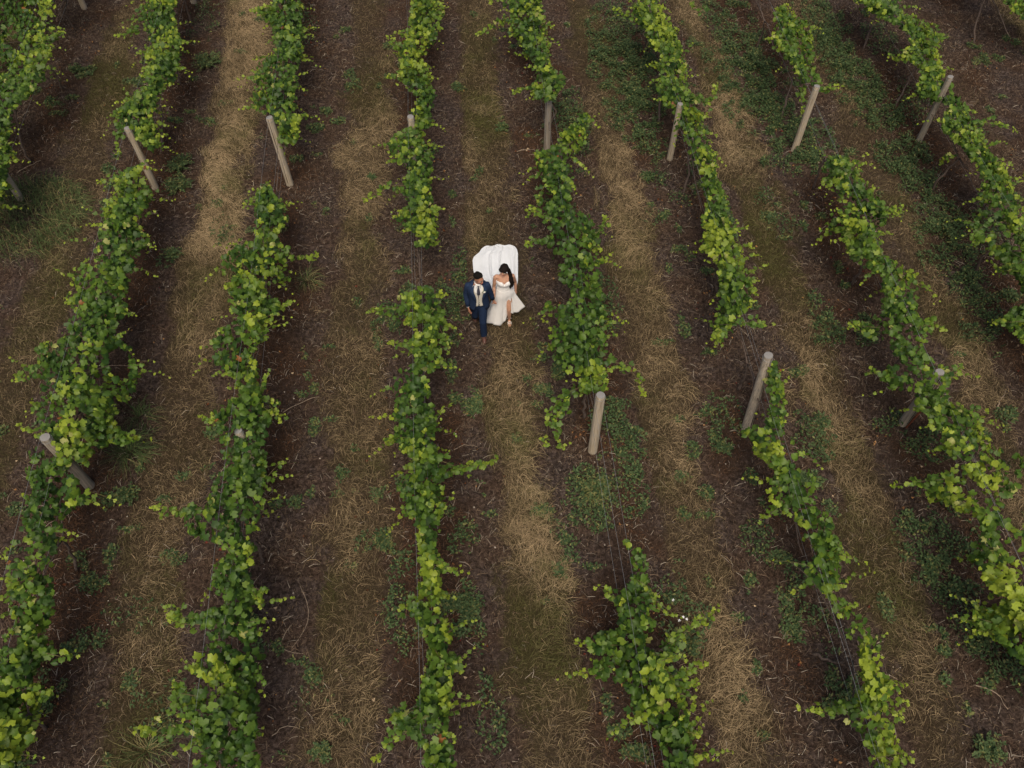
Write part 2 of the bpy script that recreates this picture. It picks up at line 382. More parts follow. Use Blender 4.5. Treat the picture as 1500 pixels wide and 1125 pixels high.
WEEDS = [  # photograph patch centre, radii in metres, density
    (905, 60, .7, 1.6, .9), (915, 110, .8, 1.3, 1.), (925, 155, .7, 1.0, 1.), (945, 205, .45, .7, 1.), (1085, 60, .6, 1.2, .7), (1075, 95, .7, 1.0, .9), (1105, 125, .9, 1.0, 1.), (1115, 165, .8, .8, 1.), (1175, 210, .7, .9, .7), (1150, 235, .6, .5, .7), (1200, 235, .5, .5, .6),
    (1210, 40, .5, 1.2, .8), (1235, 90, .55, 1.0, 1.), (1255, 130, .6, .9, 1.), (1285, 175, .55, .9, 1.), (1320, 225, .6, .9, .9), (1345, 265, .5, .8, .7), (1365, 320, .6, .8, .6), (1385, 380, .5, 1.0, .7), (1430, 440, .4, .8, .8), (1440, 490, .4, .5, .6), (1290, 60, .4, .8, .5), (1320, 150, .5, .8, .35), (1410, 190, .4, .5, .4),
    (830, 160, .35, 1.1, .8), (850, 200, .3, .6, .6), (905, 640, .42, .8, 1.), (920, 700, .3, .7, .7), (870, 730, .5, .55, .9), (885, 450, .3, .7, .6), (680, 400, .3, .5, .8), (665, 435, .32, .6, .9), (1385, 790, .55, .8, .8), (1350, 820, .35, .8, .6), (1400, 880, .4, .8, .55), (1470, 960, .5, .5, .8), (1215, 490, .35, .4, .8), (1260, 495, .35, .35, .9), (1200, 460, .2, .5, .6),
    (1360, 650, .45, .35, .8), (1300, 620, .3, .25, .5), (830, 800, .25, .5, .45), (1170, 850, .4, .3, .5), (1200, 920, .3, .4, .5), (1110, 790, .25, .5, .5), (570, 470, .35, .35, .5), (585, 870, .3, .9, .55), (680, 790, .25, .3, .7), (690, 900, .2, .6, .7), (720, 1050, .2, .6, .5), (545, 800, .25, .25, .4), (600, 330, .3, .3, .3), (1060, 610, .3, .5, .5), (1190, 640, .35, .5, .6), (820, 300, .3, .5, .4), (1000, 900, .4, .8, .35), (1000, 290, .3, .3, .4), (960, 320, .3, .25, .4),
    (330, 340, .3, .4, .3), (240, 380, .3, .3, .3), (460, 1010, .3, .3, .2), (140, 930, .3, .2, .3), (250, 1040, .5, .4, .2), (180, 905, .6, .3, .15), (960, 260, .3, .4, .5), (1130, 290, .4, .3, .3), (1150, 330, .4, .3, .3), (1420, 340, .7, .7, .5), (1040, 20, .3, .8, .5), (440, 40, .4, 1., .3), (300, 30, .4, 1., .25)]
vs, fs, cs, off = [], [], [], 0
def add_weed_patch(cx, cy, rx, ry, dens, yellow=.12, tall=.24):
    global off
    if -.7 < cx < 1.6 and 9.8 < cy < 13.4: dens *= .8
    m = int(rx * ry * 6400 * dens)
    r = np.sqrt(RNG.random(m)); a = RNG.uniform(0, 6.28, m)
    wx = cx + np.cos(a) * r * rx * 1.25; wy = cy + np.sin(a) * r * ry * 1.25
    nn = fbm(wx * 4.3, wy * 4.3, 121, 3) + (.8 - r) * 0.30
    k = (nn > 0.52 + RNG.normal(0, .04, m)) & ~((wx > -.08) & (wx < 1.25) & (wy > 10.2) & (wy < 13.2)); wx, wy, nn = wx[k], wy[k], nn[k]; m = len(wx)
    if m == 0: return
    z = gz(wx, wy) + RNG.random(m) * np.clip((nn - .5) * 5, .15, 1) * tall
    a = RNG.uniform(0, 6.28, m); d = np.stack([np.cos(a), np.sin(a), RNG.uniform(-.2, .9, m)], -1)
    v, f, c = leaflets(np.stack([wx, wy, z], -1), d, RNG.uniform(0.03, 0.078, m), weed_cols(m, yellow), .55)
    vs.append(v); fs.append(f + off); cs.append(c); off += len(v)
for u, v_, rx, ry, dn in WEEDS:
    p = P(u, v_); add_weed_patch(p[0], p[1], rx, ry, dn * 1.25)
x, y = scatter(9000)                                   # sparse seedlings
dr = np.min(np.abs(x[:, None] - XS), -1)
for wx, wy in zip(x, y):
    if RNG.random() < 0.13 * float(fbm(np.array(wx * .6), np.array(wy * .6), 131, 2) > .48): add_weed_patch(wx, wy, RNG.uniform(.05, .2), RNG.uniform(.05, .2), 1.6, .2, .08)
F = np.concatenate(fs)
tag(link('ground_weeds', np_mesh('ground_weeds', np.concatenate(vs), F, np.full(len(F), 3), M_WEED, np.concatenate(cs))), 'low dark green broadleaf weeds spreading beneath and beside the vine rows', 'weeds', kind='stuff')

def weed_bush(u, v_, r, h, label, yellow=.15, flowers=()):
    p = P(u, v_); root = empty('weed_plant', (p[0], p[1], 0)); tag(root, label, 'weed')
    st, V, Fc, Cc, o = [], [], [], [], 0
    for k in range(int(46 * r / .3)):
        a = RNG.uniform(0, 6.28); rr = r * RNG.uniform(.35, 1.0); hh = h * RNG.uniform(.5, 1.0) * (1.1 - .5 * rr / r)
        T = np.linspace(0, 1, 5); path = np.stack([np.cos(a) * rr * T, np.sin(a) * rr * T, hh * np.sin(T * 1.5)], -1) + RNG.normal(0, .008, (5, 3))
        st.append(tube_np(path, np.linspace(.004, .0018, 5), 4))
        m = int(RNG.integers(12, 22)); T = RNG.uniform(.25, 1, m)
        q = np.stack([np.interp(T, np.linspace(0, 1, 5), path[:, i]) for i in range(3)], -1)
        b = RNG.uniform(0, 6.28, m); d = np.stack([np.cos(b), np.sin(b), RNG.uniform(-.1, .9, m)], -1)
        v, f, c = leaflets(q, d, RNG.uniform(.03, .068, m), weed_cols(m, yellow), .55); V.append(v); Fc.append(f + o); Cc.append(c); o += len(v)
    F = np.concatenate(Fc)
    v, f, c = merge(st); link('stems', np_mesh('stems', v, f, c, M_CANE), root)
    link('leaves', np_mesh('leaves', np.concatenate(V), F, np.full(len(F), 3), M_WEED, np.concatenate(Cc)), root)
    for fx, fy in flowers:
        q = P(fx, fy, .3) - [p[0], p[1], 0]; m = 5; a = np.arange(m) * 2 * np.pi / m
        st2 = tube_np(np.array([[q[0] * .6, q[1] * .6, .02], [q[0] * .9, q[1] * .9, .18], [q[0], q[1], .30]]), .002, 4); st3 = link('flower_stem', np_mesh('flower_stem', *st2, M_CANE), root)
        d = np.stack([np.cos(a), np.sin(a), np.full(m, .35)], -1); v, f, c = leaflets(np.repeat(q[None], m, 0), d, np.full(m, .028), np.full((m, 3), .8), .8)
        link('flower', np_mesh('flower', v, f, np.full(len(f), 3), M_STONE, c), st3)
def grass_tuft(u, v_, r, n, label, straw=.1):
    p = P(u, v_); root_xy = (p[0], p[1])
    a = RNG.uniform(0, 6.28, n); rr = np.abs(RNG.normal(0, r * .35, n)) if r < 1 else r * 1.1 * np.sqrt(RNG.random(n))
    x = np.cos(a) * rr; y = np.sin(a) * rr; t = RNG.random(n)
    c = lerp((0.05, 0.085, 0.03), (0.12, 0.17, 0.06), t); k = RNG.random(n) < straw; c[k] = (0.27, 0.23, 0.11)
    V, F, C = blades(x, y, a + RNG.normal(0, .5 if r < 1 else 1.6, n), RNG.uniform(.35, 1.0, n) * min(r, .5), RNG.uniform(.05, .28, n) * min(1, r * 1.6), RNG.uniform(.005, .011, n), c, 4, .8, np.zeros(n))
    o = link('grass_tuft', np_mesh('grass_tuft', V, F, np.full(len(F), 4), M_WEED, C), None, (*root_xy, 0.0)); tag(o, label, 'grass tuft')
weed_bush(307, 95, .5, .3, 'bushy dark green weed clump in the straw alley near the top left')
weed_bush(265, 245, .42, .25, 'dark green weed clump beside the first weathered post from the left')
weed_bush(262, 275, .4, .2, 'low spreading green weeds at the foot of the leftmost leaning post')
weed_bush(875, 722, .5, .3, 'yellowish leafy weed bush below the bare wires right of the couple', .45)
weed_bush(735, 190, .22, .15, 'small dark green weed left of the post above the bride')
weed_bush(187, 728, .28, .2, 'small bluish green weed right of the leftmost row, below the grass tuft')
weed_bush(255, 375, .25, .2, 'dark weed between the two left rows below the bright straw')
weed_bush(472, 1103, .2, .14, 'lone green weed in the soil near the bottom left of centre')
weed_bush(1060, 658, .22, .18, 'small weed left of the foot of the leaning middle right post')
weed_bush(950, 263, .2, .18, 'tiny round weed in the soil left of the short far post', .05)
weed_bush(688, 895, .24, .2, 'narrow weed on the bare soil right of the row near the bottom centre')
weed_bush(1000, 945, .4, .35, 'leafy weed with a few small white flowers beside the near right vine', .35, ((986, 879), (1001, 904), (995, 909), (1006, 907)))
weed_bush(545, 262, .14, .1, 'tiny weed in the alley left of the centre row')
weed_bush(1445, 1100, .3, .2, 'dim weed at the bottom right corner of the photo')
weed_bush(1185, 705, .3, .2, 'weed hugging the narrow vine below the middle right post')
weed_bush(113, 105, .24, .2, 'grey green weed right of the bushy top left vine')
grass_tuft(190, 662, .55, 260, 'long bladed green grass tuft right of the leftmost full row')
grass_tuft(45, 322, 1.15, 1900, 'large sprawling patch of tall green grass at the left edge', .2)
grass_tuft(208, 610, .4, 120, 'thin green grass tuft just above the long bladed tuft')
grass_tuft(450, 412, .4, 110, 'sparse grass tuft right of the second left row, level with the groom', .3)
grass_tuft(215, 1100, .5, 110, 'thin yellowish grass tuft near the bottom left corner', .5)

# ------------------------------------------------------------------ dead prunings lying about (each one countable)
def stick(u0, v0, u1, v1, r, label, bendy=.05, mat=None, c=None):
    a, b = P(u0, v0), P(u1, v1); T = np.linspace(0, 1, 8)[:, None]
    path = a + (b - a) * T; nrm = np.array([-(b - a)[1], (b - a)[0], 0]); path = path + nrm * np.sin(T * np.pi) * bendy * 2 + RNG.normal(0, .006, (8, 3))
    path[:, 2] = gz(path[:, 0], path[:, 1]) + r + .012
    o0 = path[0].copy(); v, f, k = tube_np(path - o0, np.linspace(r, r * .55, 8), 6)
    o = link('fallen_cane', np_mesh('fallen_cane', v, f, k, mat or M_CANEDRY, None, True), None, o0); tag(o, label, 'fallen cane', 'pruned canes lying on the ground')
M_CANEDRY = simple('dry_cane', (0.26, 0.20, 0.15), 0.85, 0.15, 0.3, 20)
stick(415, 605, 468, 582, .010, 'thin pale pruned cane lying right of the second left row', .03)
stick(427, 915, 445, 958, .009, 'curved dry cane on the soil right of the near second row', -.25)
stick(440, 860, 428, 950, .007, 'long hooked thin cane right of the second left row near the bottom', .1)
stick(25, 254, 60, 236, .012, 'thick pale stick lying below the far left trunk', .02)
stick(400, 1078, 440, 1068, .008, 'short grey cane near the bottom left beside the second row', .1)
stick(1245, 990, 1315, 995, .009, 'thin pale cane lying by the dark bent trunk at the lower right', .06)
stick(1425, 1005, 1475, 1040, .010, 'dry cane on dark soil near the bottom right corner', .1)
stick(1460, 598, 1470, 580, .014, 'short bluish grey stick in the alley near the right edge', .02)
stick(665, 660, 700, 655, .008, 'short pale stick on the soil right of the centre row', .1)
stick(1150, 1020, 1172, 1052, .008, 'thin cane left of the low shoot at the bottom right', .15)
stick(935, 1108, 950, 1122, .010, 'pale broken stick at the bottom centre beside the near vine', .05)
stick(757, 222, 782, 220, .010, 'small pale stick left of the foot of the post above the bride', .02)

# ------------------------------------------------------------------ posts
def post(base, top_h, r, label, lean=(0, 0), mat=None, crack=0.0, strap=False):
    root = empty('wooden_post', (base[0], base[1], 0)); tag(root, label, 'post', 'round wooden trellis posts')
    mat = mat or M_POST
    T = np.linspace(-0.15, top_h, 16); n = 22; vs = []
    ph = random.uniform(0, 6)
    for z in T:
        th = np.arange(n) * 2 * np.pi / n
        rr = r * (1.05 - 0.10 * z / top_h) * (1 + 0.018 * np.sin(2 * th + ph) + 0.02 * (vnoise(th * 1.5 + ph, z * 2 + th * 0, 3) - .5))
        if crack:
            rr = rr * (1 - 0.10 * np.exp(-((np.angle(np.exp(1j * (th - crack)))) / .14) ** 2))
        if z >= top_h - 1e-6: rr = rr * .93
        vs.append(np.stack([np.cos(th) * rr + lean[0] * z, np.sin(th) * rr + lean[1] * z, np.full(n, z) + (np.cos(th + ph) * .006 if z > 0 else 0)], -1))
    # bevelled rim
    v = np.concatenate(vs); f, c = [], []
    for i in range(len(T) - 1):
        for j in range(n): k = (j + 1) % n; f += [i * n + j, i * n + k, (i + 1) * n + k, (i + 1) * n + j]; c.append(4)
    link('shaft', np_mesh('shaft', v, f, c, mat, None, True), root)
    rim = vs[-1]; cen = rim.mean(0) + [0, 0, .004]
    cv = np.concatenate([rim, (rim - cen) * .5 + cen + [0, 0, .003], [cen + [0, 0, .004]]]); f, c = [], []
    for j in range(n):
        k = (j + 1) % n; f += [j, k, n + k, n + j]; c.append(4); f += [n + j, n + k, 2 * n]; c.append(3)
    link('post_top', np_mesh('post_top', cv, f, c, M_END, None, False), root)
    if crack:
        zz = np.linspace(.1, top_h - .02, 14); wv = .004 + .003 * np.sin(zz * 5 + ph); a = crack + .03 * np.sin(zz * 3)
        rr = r * (1.05 - .10 * zz / top_h) * .97
        path = np.stack([np.cos(a) * rr + lean[0] * zz, np.sin(a) * rr + lean[1] * zz, zz], -1)
        v, f, c = tube_np(path, wv, 5); link('crack', np_mesh('crack', v, f, c, M_CRACK), root)
    th = np.linspace(0, 2 * np.pi, 21); zt = top_h - .06
    ring = np.stack([np.cos(th) * r * 1.02 + lean[0] * zt, np.sin(th) * r * 1.02 + lean[1] * zt, np.full(21, zt) + .01 * np.sin(th)], -1)
    v, f, c = tube_np(ring, .003, 5, False); link('wire_tie', np_mesh('wire_tie', v, f, c, M_WIRE), root)
def B(u, v): p = P(u, v); return (p[0], p[1])
post(B(228, 275), 1.74, .078, 'weathered leaning-looking post at the top left, third row left of the couple', crack=4.0)
post(B(425, 270), 1.90, .082, 'pale cracked post standing clear of leaves at the upper left, beside bright straw', lean=(-.015, .02), crack=4.45)
post((-1.08, 15.3), 1.84, .080, 'post whose top alone shows among leaves above the couple, left of centre')
post(B(801, 223), 1.55, .080, 'stout post above the bride in the first row right of the couple', mat=M_POSTG, crack=3.9)
post(B(981, 233), 1.60, .070, 'slim pale post with its top hidden in leaves, upper right of centre')
post(B(1163, 221), 1.85, .076, 'pale post with a wire tie at the upper right, green weeds around its foot', lean=(.01, 0))
post(B(1345, 208), 1.86, .072, 'grey post farthest right, vine leaves at its top right', mat=M_POSTG)
post(B(868, 660), 1.90, .085, 'bare post standing below the couple to the right, wires running down from it')
post(B(1092, 630), 1.90, .088, 'big greyish post in the middle right, leaning over to the right', lean=(.035, .20), mat=M_POSTG, crack=5.2)
post(B(132, 712), 1.77, .092, 'thick post half buried in leaves at the left, its round grey top showing', mat=M_POSTG)
post((-4.08, 7.55), 1.72, .070, 'post almost hidden in the second row left of the couple, only its top peeping out')
post(B(1322, 620), 1.72, .085, 'split grey post under the leaves at the right, beside a rusty stake', mat=M_POSTG, crack=4.9)
post(B(31, 292), 1.72, .080, 'white-grey post at the left edge above the tall green grass', mat=M_POST)
post(B(124, 12), 1.80, .080, 'post cut by the top edge near the top left corner')
post(B(284, 4), 1.80, .078, 'post of which only the foot shows at the top edge')

def stake():
    a = P(1327, 627); b = P(1358, 592, .42); b = b + (b - a) * .3; o = a.copy()
    T = np.linspace(0, 1, 5)[:, None]; v, f, c = tube_np((b - a) * T, .02, 6)
    tag(link('rusty_stake', np_mesh('rusty_stake', v, f, c, M_RUST), None, o), 'thin rusty iron stake slanting beside the split grey post', 'stake')
stake()

ROWNAME = {'Z': 'fourth row left of the couple', 'A': 'third row left of the couple', 'B': 'second row left of the couple', 'C': 'first row left of the couple',
           'D': 'first row right of the couple', 'E': 'second row right of the couple', 'F': 'third row right of the couple', 'G': 'fourth row right of the couple', 'H': 'fifth row right of the couple'}
# ------------------------------------------------------------------ trellis wires
def wire(row, X, z, label, dx=0.0, y0=-1.0, y1=26.0, dx2=None):
    ys = np.linspace(y0, y1, 55); sag = -.03 * np.abs(np.sin((ys - 7.75) / 7.75 * np.pi))
    px = X + dx + (0 if dx2 is None else 0)
    path = np.stack([np.full(55, px) + .012 * np.sin(ys * .8 + z * 7), ys, z + sag], -1); o = path[0].copy()
    v, f, c = tube_np(path - o, .0020, 5)
    tag(link('trellis_wire', np_mesh('trellis_wire', v, f, c, M_WIRE), None, o), label, 'wire', 'steel trellis wires')
for k, X in ROWX.items():
    if k == 'H': continue
    wire(k, X, 1.68, 'top steel wire, thin, running along the ' + ROWNAME[k], -.088)
    wire(k, X, 1.42, 'middle steel wire, thin, running along the ' + ROWNAME[k], .09)
    wire(k, X, .92, 'lowest steel wire carrying the trunks of the ' + ROWNAME[k], -.09 if k in 'CD' else .085)

# ------------------------------------------------------------------ grapevines
# outline of each row's foliage: (height in the photograph, left edge, right edge); None = gap
SPANS = {
'Z': [(-60,20,130),(0,-20,88),(30,-40,85),(67,-50,88),(100,-60,72),(120,-60,70),(150,-60,40),(165,-60,25),(200,-60,20),(230,-80,18),(270,-80,18),(290,-60,8),(320,-90,-10)],
'A': [(-60,225,275),(0,215,260),(10,195,262),(25,185,262),(40,205,265),(60,215,268),(80,205,272),(100,215,262),(115,197,265),(125,215,245),(140,193,235),(155,175,233),(165,158,232),(180,170,232),(200,195,233),(218,222,232),None,
  (246,190,212),(262,160,235),(280,160,238),(300,140,225),(315,142,203),(330,148,205),(345,128,228),(375,128,212),(400,92,200),(420,95,195),(437,82,192),(455,115,195),(475,80,182),(495,80,175),(510,45,200),(530,48,205),(545,25,210),(560,25,213),(580,55,205),(600,35,178),(620,48,178),(640,50,200),(660,35,145),(690,28,130),(710,35,145),(730,30,145),(750,25,110),(775,20,95),(800,15,90),(820,12,88),(850,0,85),(880,0,88),(900,10,85),(930,0,75),(950,-5,85),(980,-25,60),(1000,-30,55),(1020,-30,80),(1050,-40,55),(1080,-50,62),(1100,-60,40),(1125,-70,35),(1180,-80,20)],
'B': [(-60,405,445),(0,400,440),(15,365,450),(30,385,448),(50,398,448),(75,400,448),(95,367,445),(110,362,445),(130,364,443),(145,357,443),(160,370,442),(175,405,442),(195,405,440),(212,415,428),None,
  (275,380,395),(290,370,410),(310,368,425),(325,370,425),(345,375,405),(360,340,415),(375,315,425),(390,315,430),(410,318,395),(430,325,400),(450,330,425),(470,345,395),(485,305,392),(505,295,385),(525,295,382),(545,325,382),(560,350,380),(575,348,385),(595,312,395),(615,300,408),(635,310,400),(655,315,395),(680,325,398),(700,310,398),(720,300,395),(735,290,390),(750,255,390),(770,265,385),(785,270,380),(795,335,375),(810,330,378),(830,305,375),(850,305,370),(870,310,390),(885,340,385),(900,280,372),(925,280,385),(940,305,385),(960,275,395),(980,270,390),(1000,290,385),(1020,252,385),(1040,248,388),(1055,270,388),(1085,280,385),(1100,280,385),(1125,275,390),(1180,270,390)],
'C': [(-60,596,640),(0,597,645),(20,598,640),(40,598,630),(55,590,635),(70,578,635),(90,582,625),(110,580,637),(125,590,635),(140,610,640),(160,608,632),(180,608,630),(195,575,625),(210,562,632),(230,562,645),(250,600,632),(270,590,632),(285,590,635),(300,598,640),(320,573,650),(340,605,645),(362,605,635),None,
  (420,620,630),(430,585,645),(450,555,660),(465,555,662),(480,605,660),(500,595,655),(515,600,650),(530,610,648),(545,575,640),(560,570,635),(575,568,640),(600,568,645),(625,570,648),(645,568,645),(660,590,645),(680,597,655),(695,590,655),(705,572,655),(725,573,660),(745,590,657),(760,600,645),(775,615,640),(790,612,640),(810,612,640),(830,615,650),(860,612,648),(880,602,655),(900,600,650),(920,618,660),(940,622,662),(960,620,672),(980,620,668),(1000,615,665),(1020,610,665),(1040,598,665),(1055,590,662),(1075,590,662),(1095,620,665),(1125,620,668),(1180,622,672)],
'D': [(-60,740,795),(0,738,800),(15,745,800),(30,745,803),(50,740,805),(65,755,812),(85,775,805),(100,785,808),(115,778,835),(125,775,830),(135,775,820),(146,790,812),None,
  (165,850,863),(180,845,860),(195,815,862),(210,812,862),(225,775,850),(240,780,850),(255,785,848),(270,795,845),(290,815,835),(305,790,838),(320,795,878),(340,800,885),(355,785,890),(375,800,885),(395,805,885),(415,815,885),(435,835,895),(450,805,898),(470,805,898),(490,795,895),(510,797,895),(525,803,892),(545,830,893),(560,850,895),(574,848,890),None,
  (795,918,925),(820,925,948),(840,930,950),(860,915,955),(880,900,960),(900,895,962),(920,905,962),(935,850,965),(950,855,965),(965,880,975),(985,850,990),(1000,900,1000),(1020,915,1010),(1050,920,1020),(1080,960,1020),(1100,965,1022),(1125,970,1022),(1180,975,1045)],
'E': [(-60,900,960),(0,930,975),(12,920,980),(25,920,985),(40,935,1000),(60,945,1000),(80,965,1005),(100,963,1010),(130,960,1010),(150,960,1035),(170,985,1035),(185,990,1035),(210,1008,1036),(230,1012,1050),(250,1028,1050),(270,1027,1055),(290,1035,1070),(310,1024,1075),(330,1025,1075),(350,1030,1080),(365,1020,1095),(390,1055,1090),(405,1050,1100),(420,1050,1112),(440,1048,1110),(460,1048,1090),(480,1048,1065),(500,1050,1060),None,
  (530,1128,1138),(560,1125,1145),(590,1127,1150),(615,1125,1152),(630,1088,1150),(645,1090,1170),(660,1095,1180),(680,1120,1182),(700,1130,1205),(720,1112,1205),(740,1125,1210),(765,1150,1230),(785,1172,1230),(810,1195,1240),(830,1180,1235),(850,1177,1235),(870,1210,1230),(885,1215,1255),(910,1225,1290),(930,1240,1290),(950,1255,1297),(970,1262,1295),(985,1262,1280),(1000,1265,1310),(1015,1260,1310),(1030,1215,1310),(1045,1215,1312),(1060,1232,1310),(1080,1255,1320),(1100,1275,1325),(1125,1275,1332),(1180,1290,1350)],
'F': [(-60,1080,1130),(-20,1110,1140),None,(12,1138,1150),(30,1135,1180),(55,1122,1200),(75,1140,1198),(90,1155,1195),(105,1165,1195),(118,1180,1200),None,
  (230,1215,1245),(245,1200,1262),(260,1193,1270),(275,1215,1280),(290,1220,1295),(305,1232,1312),(320,1220,1312),(335,1207,1300),(350,1235,1285),(375,1235,1305),(400,1280,1345),(420,1290,1350),(440,1290,1352),(460,1280,1355),(475,1255,1372),(490,1255,1380),(505,1300,1355),(525,1310,1370),(540,1290,1400),(555,1285,1400),(570,1310,1400),(590,1330,1400),(610,1350,1448),(630,1370,1448),(650,1375,1465),(665,1380,1500),(680,1400,1520),(700,1350,1530),(715,1345,1510),(730,1350,1480),(745,1400,1480),(760,1430,1500),(780,1430,1520),(800,1417,1530),(830,1420,1540),(860,1440,1550),(880,1470,1560),(900,1420,1560),(920,1418,1560),(935,1450,1560),(980,1500,1600),(1050,1560,1650)],
'G': [(-60,1235,1310),(0,1256,1328),(18,1275,1325),(35,1303,1372),(50,1330,1385),(65,1327,1385),(80,1308,1385),(100,1350,1380),(120,1340,1400),(140,1332,1410),(155,1395,1420),(170,1377,1425),(190,1375,1440),(210,1400,1445),(230,1420,1460),(250,1435,1475),(270,1437,1490),(290,1427,1500),(310,1422,1510),(330,1415,1520),(350,1422,1530),(375,1450,1530),(390,1467,1540),(410,1485,1550),(440,1500,1560),(460,1462,1580),(475,1462,1600),(540,1530,1640),(640,1600,1720)],
'H': [(-110,1355,1440),(-60,1390,1450),(-20,1440,1500),(60,1530,1580),(150,1590,1640)],
}
# trailing shoots: row, points in the photograph, start height, end height, leaf size factor
SHOOTS = [
('A',[(205,40),(165,52)],1.6,1.5),('A',[(200,150),(175,165),(155,172)],1.4,1.1),('A',[(178,180),(173,205),(170,235)],1.2,.7),('A',[(190,262),(160,262),(142,266)],1.3,1.1),('A',[(165,640),(185,650),(200,640)],1.2,.9),('A',[(60,955),(90,962),(113,955)],1.4,1.2),('A',[(50,1010),(80,1018)],1.3,1.1),('A',[(60,540),(35,545),(18,558)],1.4,1.2),
('B',[(395,15),(368,14)],1.5,1.4),('B',[(400,350),(430,375),(455,378),(470,368)],1.4,1.0),('B',[(395,390),(412,405),(425,420)],1.3,.8),('B',[(300,745),(255,748),(218,742)],1.4,1.1),('B',[(310,905),(270,905),(238,893)],1.5,1.3),('B',[(300,915),(268,915),(245,905)],1.3,1.2),('B',[(290,1020),(262,1015),(250,1000)],1.4,1.3),('B',[(290,1070),(240,1073),(195,1068)],1.2,.8),('B',[(285,1050),(262,1030),(255,1010)],1.2,1.1),('B',[(330,615),(318,620),(295,612)],1.3,1.0),('B',[(385,590),(402,600),(412,618)],1.4,1.1),('B',[(370,860),(392,868)],1.5,1.4),('B',[(385,480),(378,500)],1.4,1.3),
('C',[(600,75),(580,65),(568,55)],1.6,1.7),('C',[(600,110),(580,110),(567,112)],1.3,1.0),('C',[(600,272),(570,272),(532,292)],1.5,1.2),('C',[(635,20),(648,10),(648,2)],1.6,1.7),('C',[(630,60),(640,40),(650,10)],1.5,1.5),('C',[(600,450),(570,452),(538,456)],1.5,1.4),('C',[(615,500),(595,505),(568,502)],1.4,1.2),('C',[(600,640),(585,642),(560,645)],1.3,1.1),('C',[(640,672),(670,685),(705,682),(735,672)],1.5,.9),('C',[(640,690),(665,695),(690,678)],1.3,1.0),('C',[(615,890),(598,885),(583,892)],1.2,.9),('C',[(655,960),(672,978),(680,985)],1.4,1.2),('C',[(610,1050),(590,1060),(572,1085),(548,1118)],1.4,.7),('C',[(605,1040),(590,1048),(572,1055)],1.4,1.2),('C',[(640,475),(655,500),(660,520)],1.3,.9),
('D',[(755,20),(725,35),(697,52)],1.5,1.2),('D',[(750,5),(730,-5),(715,5)],1.6,1.5),('D',[(785,125),(765,130),(750,136)],1.3,1.1),('D',[(795,275),(785,305),(772,315)],1.3,1.0),('D',[(810,325),(790,310),(773,306)],1.5,1.4),('D',[(870,345),(885,330),(888,316)],1.5,1.6),('D',[(805,350),(785,352),(768,357)],1.4,1.2),('D',[(885,525),(915,535),(930,550),(944,577)],1.5,1.1),('D',[(855,565),(825,578),(805,605),(798,655)],1.4,.5),('D',[(830,585),(812,620),(822,655),(833,650)],1.2,.4),('D',[(815,445),(800,452),(795,470)],1.3,1.0),('D',[(830,215),(812,225),(780,226)],1.4,1.3),
('D',[(915,885),(895,872),(873,857)],1.3,1.1),('D',[(905,945),(870,945),(838,938)],1.4,1.2),('D',[(905,970),(870,985),(843,990)],1.2,.9),('D',[(955,985),(990,935),(1025,910),(1053,892)],1.5,1.2),('D',[(965,975),(985,940),(1005,935)],1.3,1.1),('D',[(960,1000),(1000,985),(1030,970)],1.4,1.2),('D',[(960,1010),(995,1005),(1030,1000)],1.2,1.0),('D',[(960,1040),(1000,1060),(1022,1080)],1.3,1.1),
('E',[(940,30),(915,18),(897,12)],1.5,1.5),('E',[(1010,140),(1040,150),(1050,122)],1.4,1.3),('E',[(1060,330),(1030,365),(1018,368)],1.3,1.0),('E',[(1060,385),(1080,400),(1112,432)],1.4,.9),('E',[(1070,472),(1100,472),(1136,474)],1.5,1.3),('E',[(1060,460),(1052,490),(1050,512)],1.1,.6),('E',[(1135,535),(1128,560),(1140,585),(1150,615)],1.5,1.3),('E',[(1100,640),(1090,635)],1.3,1.2),('E',[(1150,735),(1130,752),(1115,760)],1.3,.9),('E',[(1200,800),(1225,812),(1243,812)],1.4,1.2),('E',[(1270,1045),(1225,1045),(1172,1038)],1.4,1.0),('E',[(1225,895),(1245,885),(1255,885)],1.4,1.3),('E',[(1030,15),(1010,5)],1.3,1.2),
('F',[(1190,112),(1212,132),(1235,125)],1.4,1.2),('F',[(1180,110),(1172,140),(1178,165)],1.2,.8),('F',[(1155,60),(1130,58),(1120,58)],1.5,1.3),('F',[(1280,300),(1305,310),(1320,300)],1.6,1.5),('F',[(1230,320),(1215,330),(1203,342)],1.3,1.1),('F',[(1290,480),(1265,478),(1240,475)],1.3,1.0),('F',[(1345,480),(1370,472),(1386,490)],1.5,1.3),('F',[(1330,555),(1295,552),(1262,542)],1.5,1.2),('F',[(1380,550),(1400,540),(1412,534)],1.5,1.5),('F',[(1400,700),(1350,705),(1305,710)],1.4,1.0),('F',[(1395,650),(1380,652),(1372,650)],1.5,1.5),('F',[(1420,620),(1435,600),(1447,605)],1.6,1.6),('F',[(1455,912),(1430,905),(1413,905)],1.4,1.2),
('G',[(1345,80),(1320,85),(1298,80)],1.3,1.0),('G',[(1340,55),(1330,28),(1345,18)],1.5,1.6),('G',[(1425,185),(1455,178),(1490,192)],1.5,1.2),('G',[(1370,60),(1385,52)],1.6,1.6),('G',[(1400,215),(1385,232),(1378,240)],1.2,.9),('G',[(1440,330),(1425,345),(1430,362)],1.4,1.2),('G',[(1490,400),(1465,395),(1450,380)],1.3,1.1),('G',[(1500,470),(1480,472),(1460,470)],1.3,1.1),('G',[(1480,300),(1455,292),(1422,293)],1.4,1.1),
('Z',[(60,60),(85,55),(90,40)],1.5,1.4),('Z',[(10,220),(22,232)],1.3,1.1),
('H',[(1500,0),(1490,12),(1482,14)],1.3,1.2),('G',[(1260,-5),(1272,5)],1.4,1.3)]
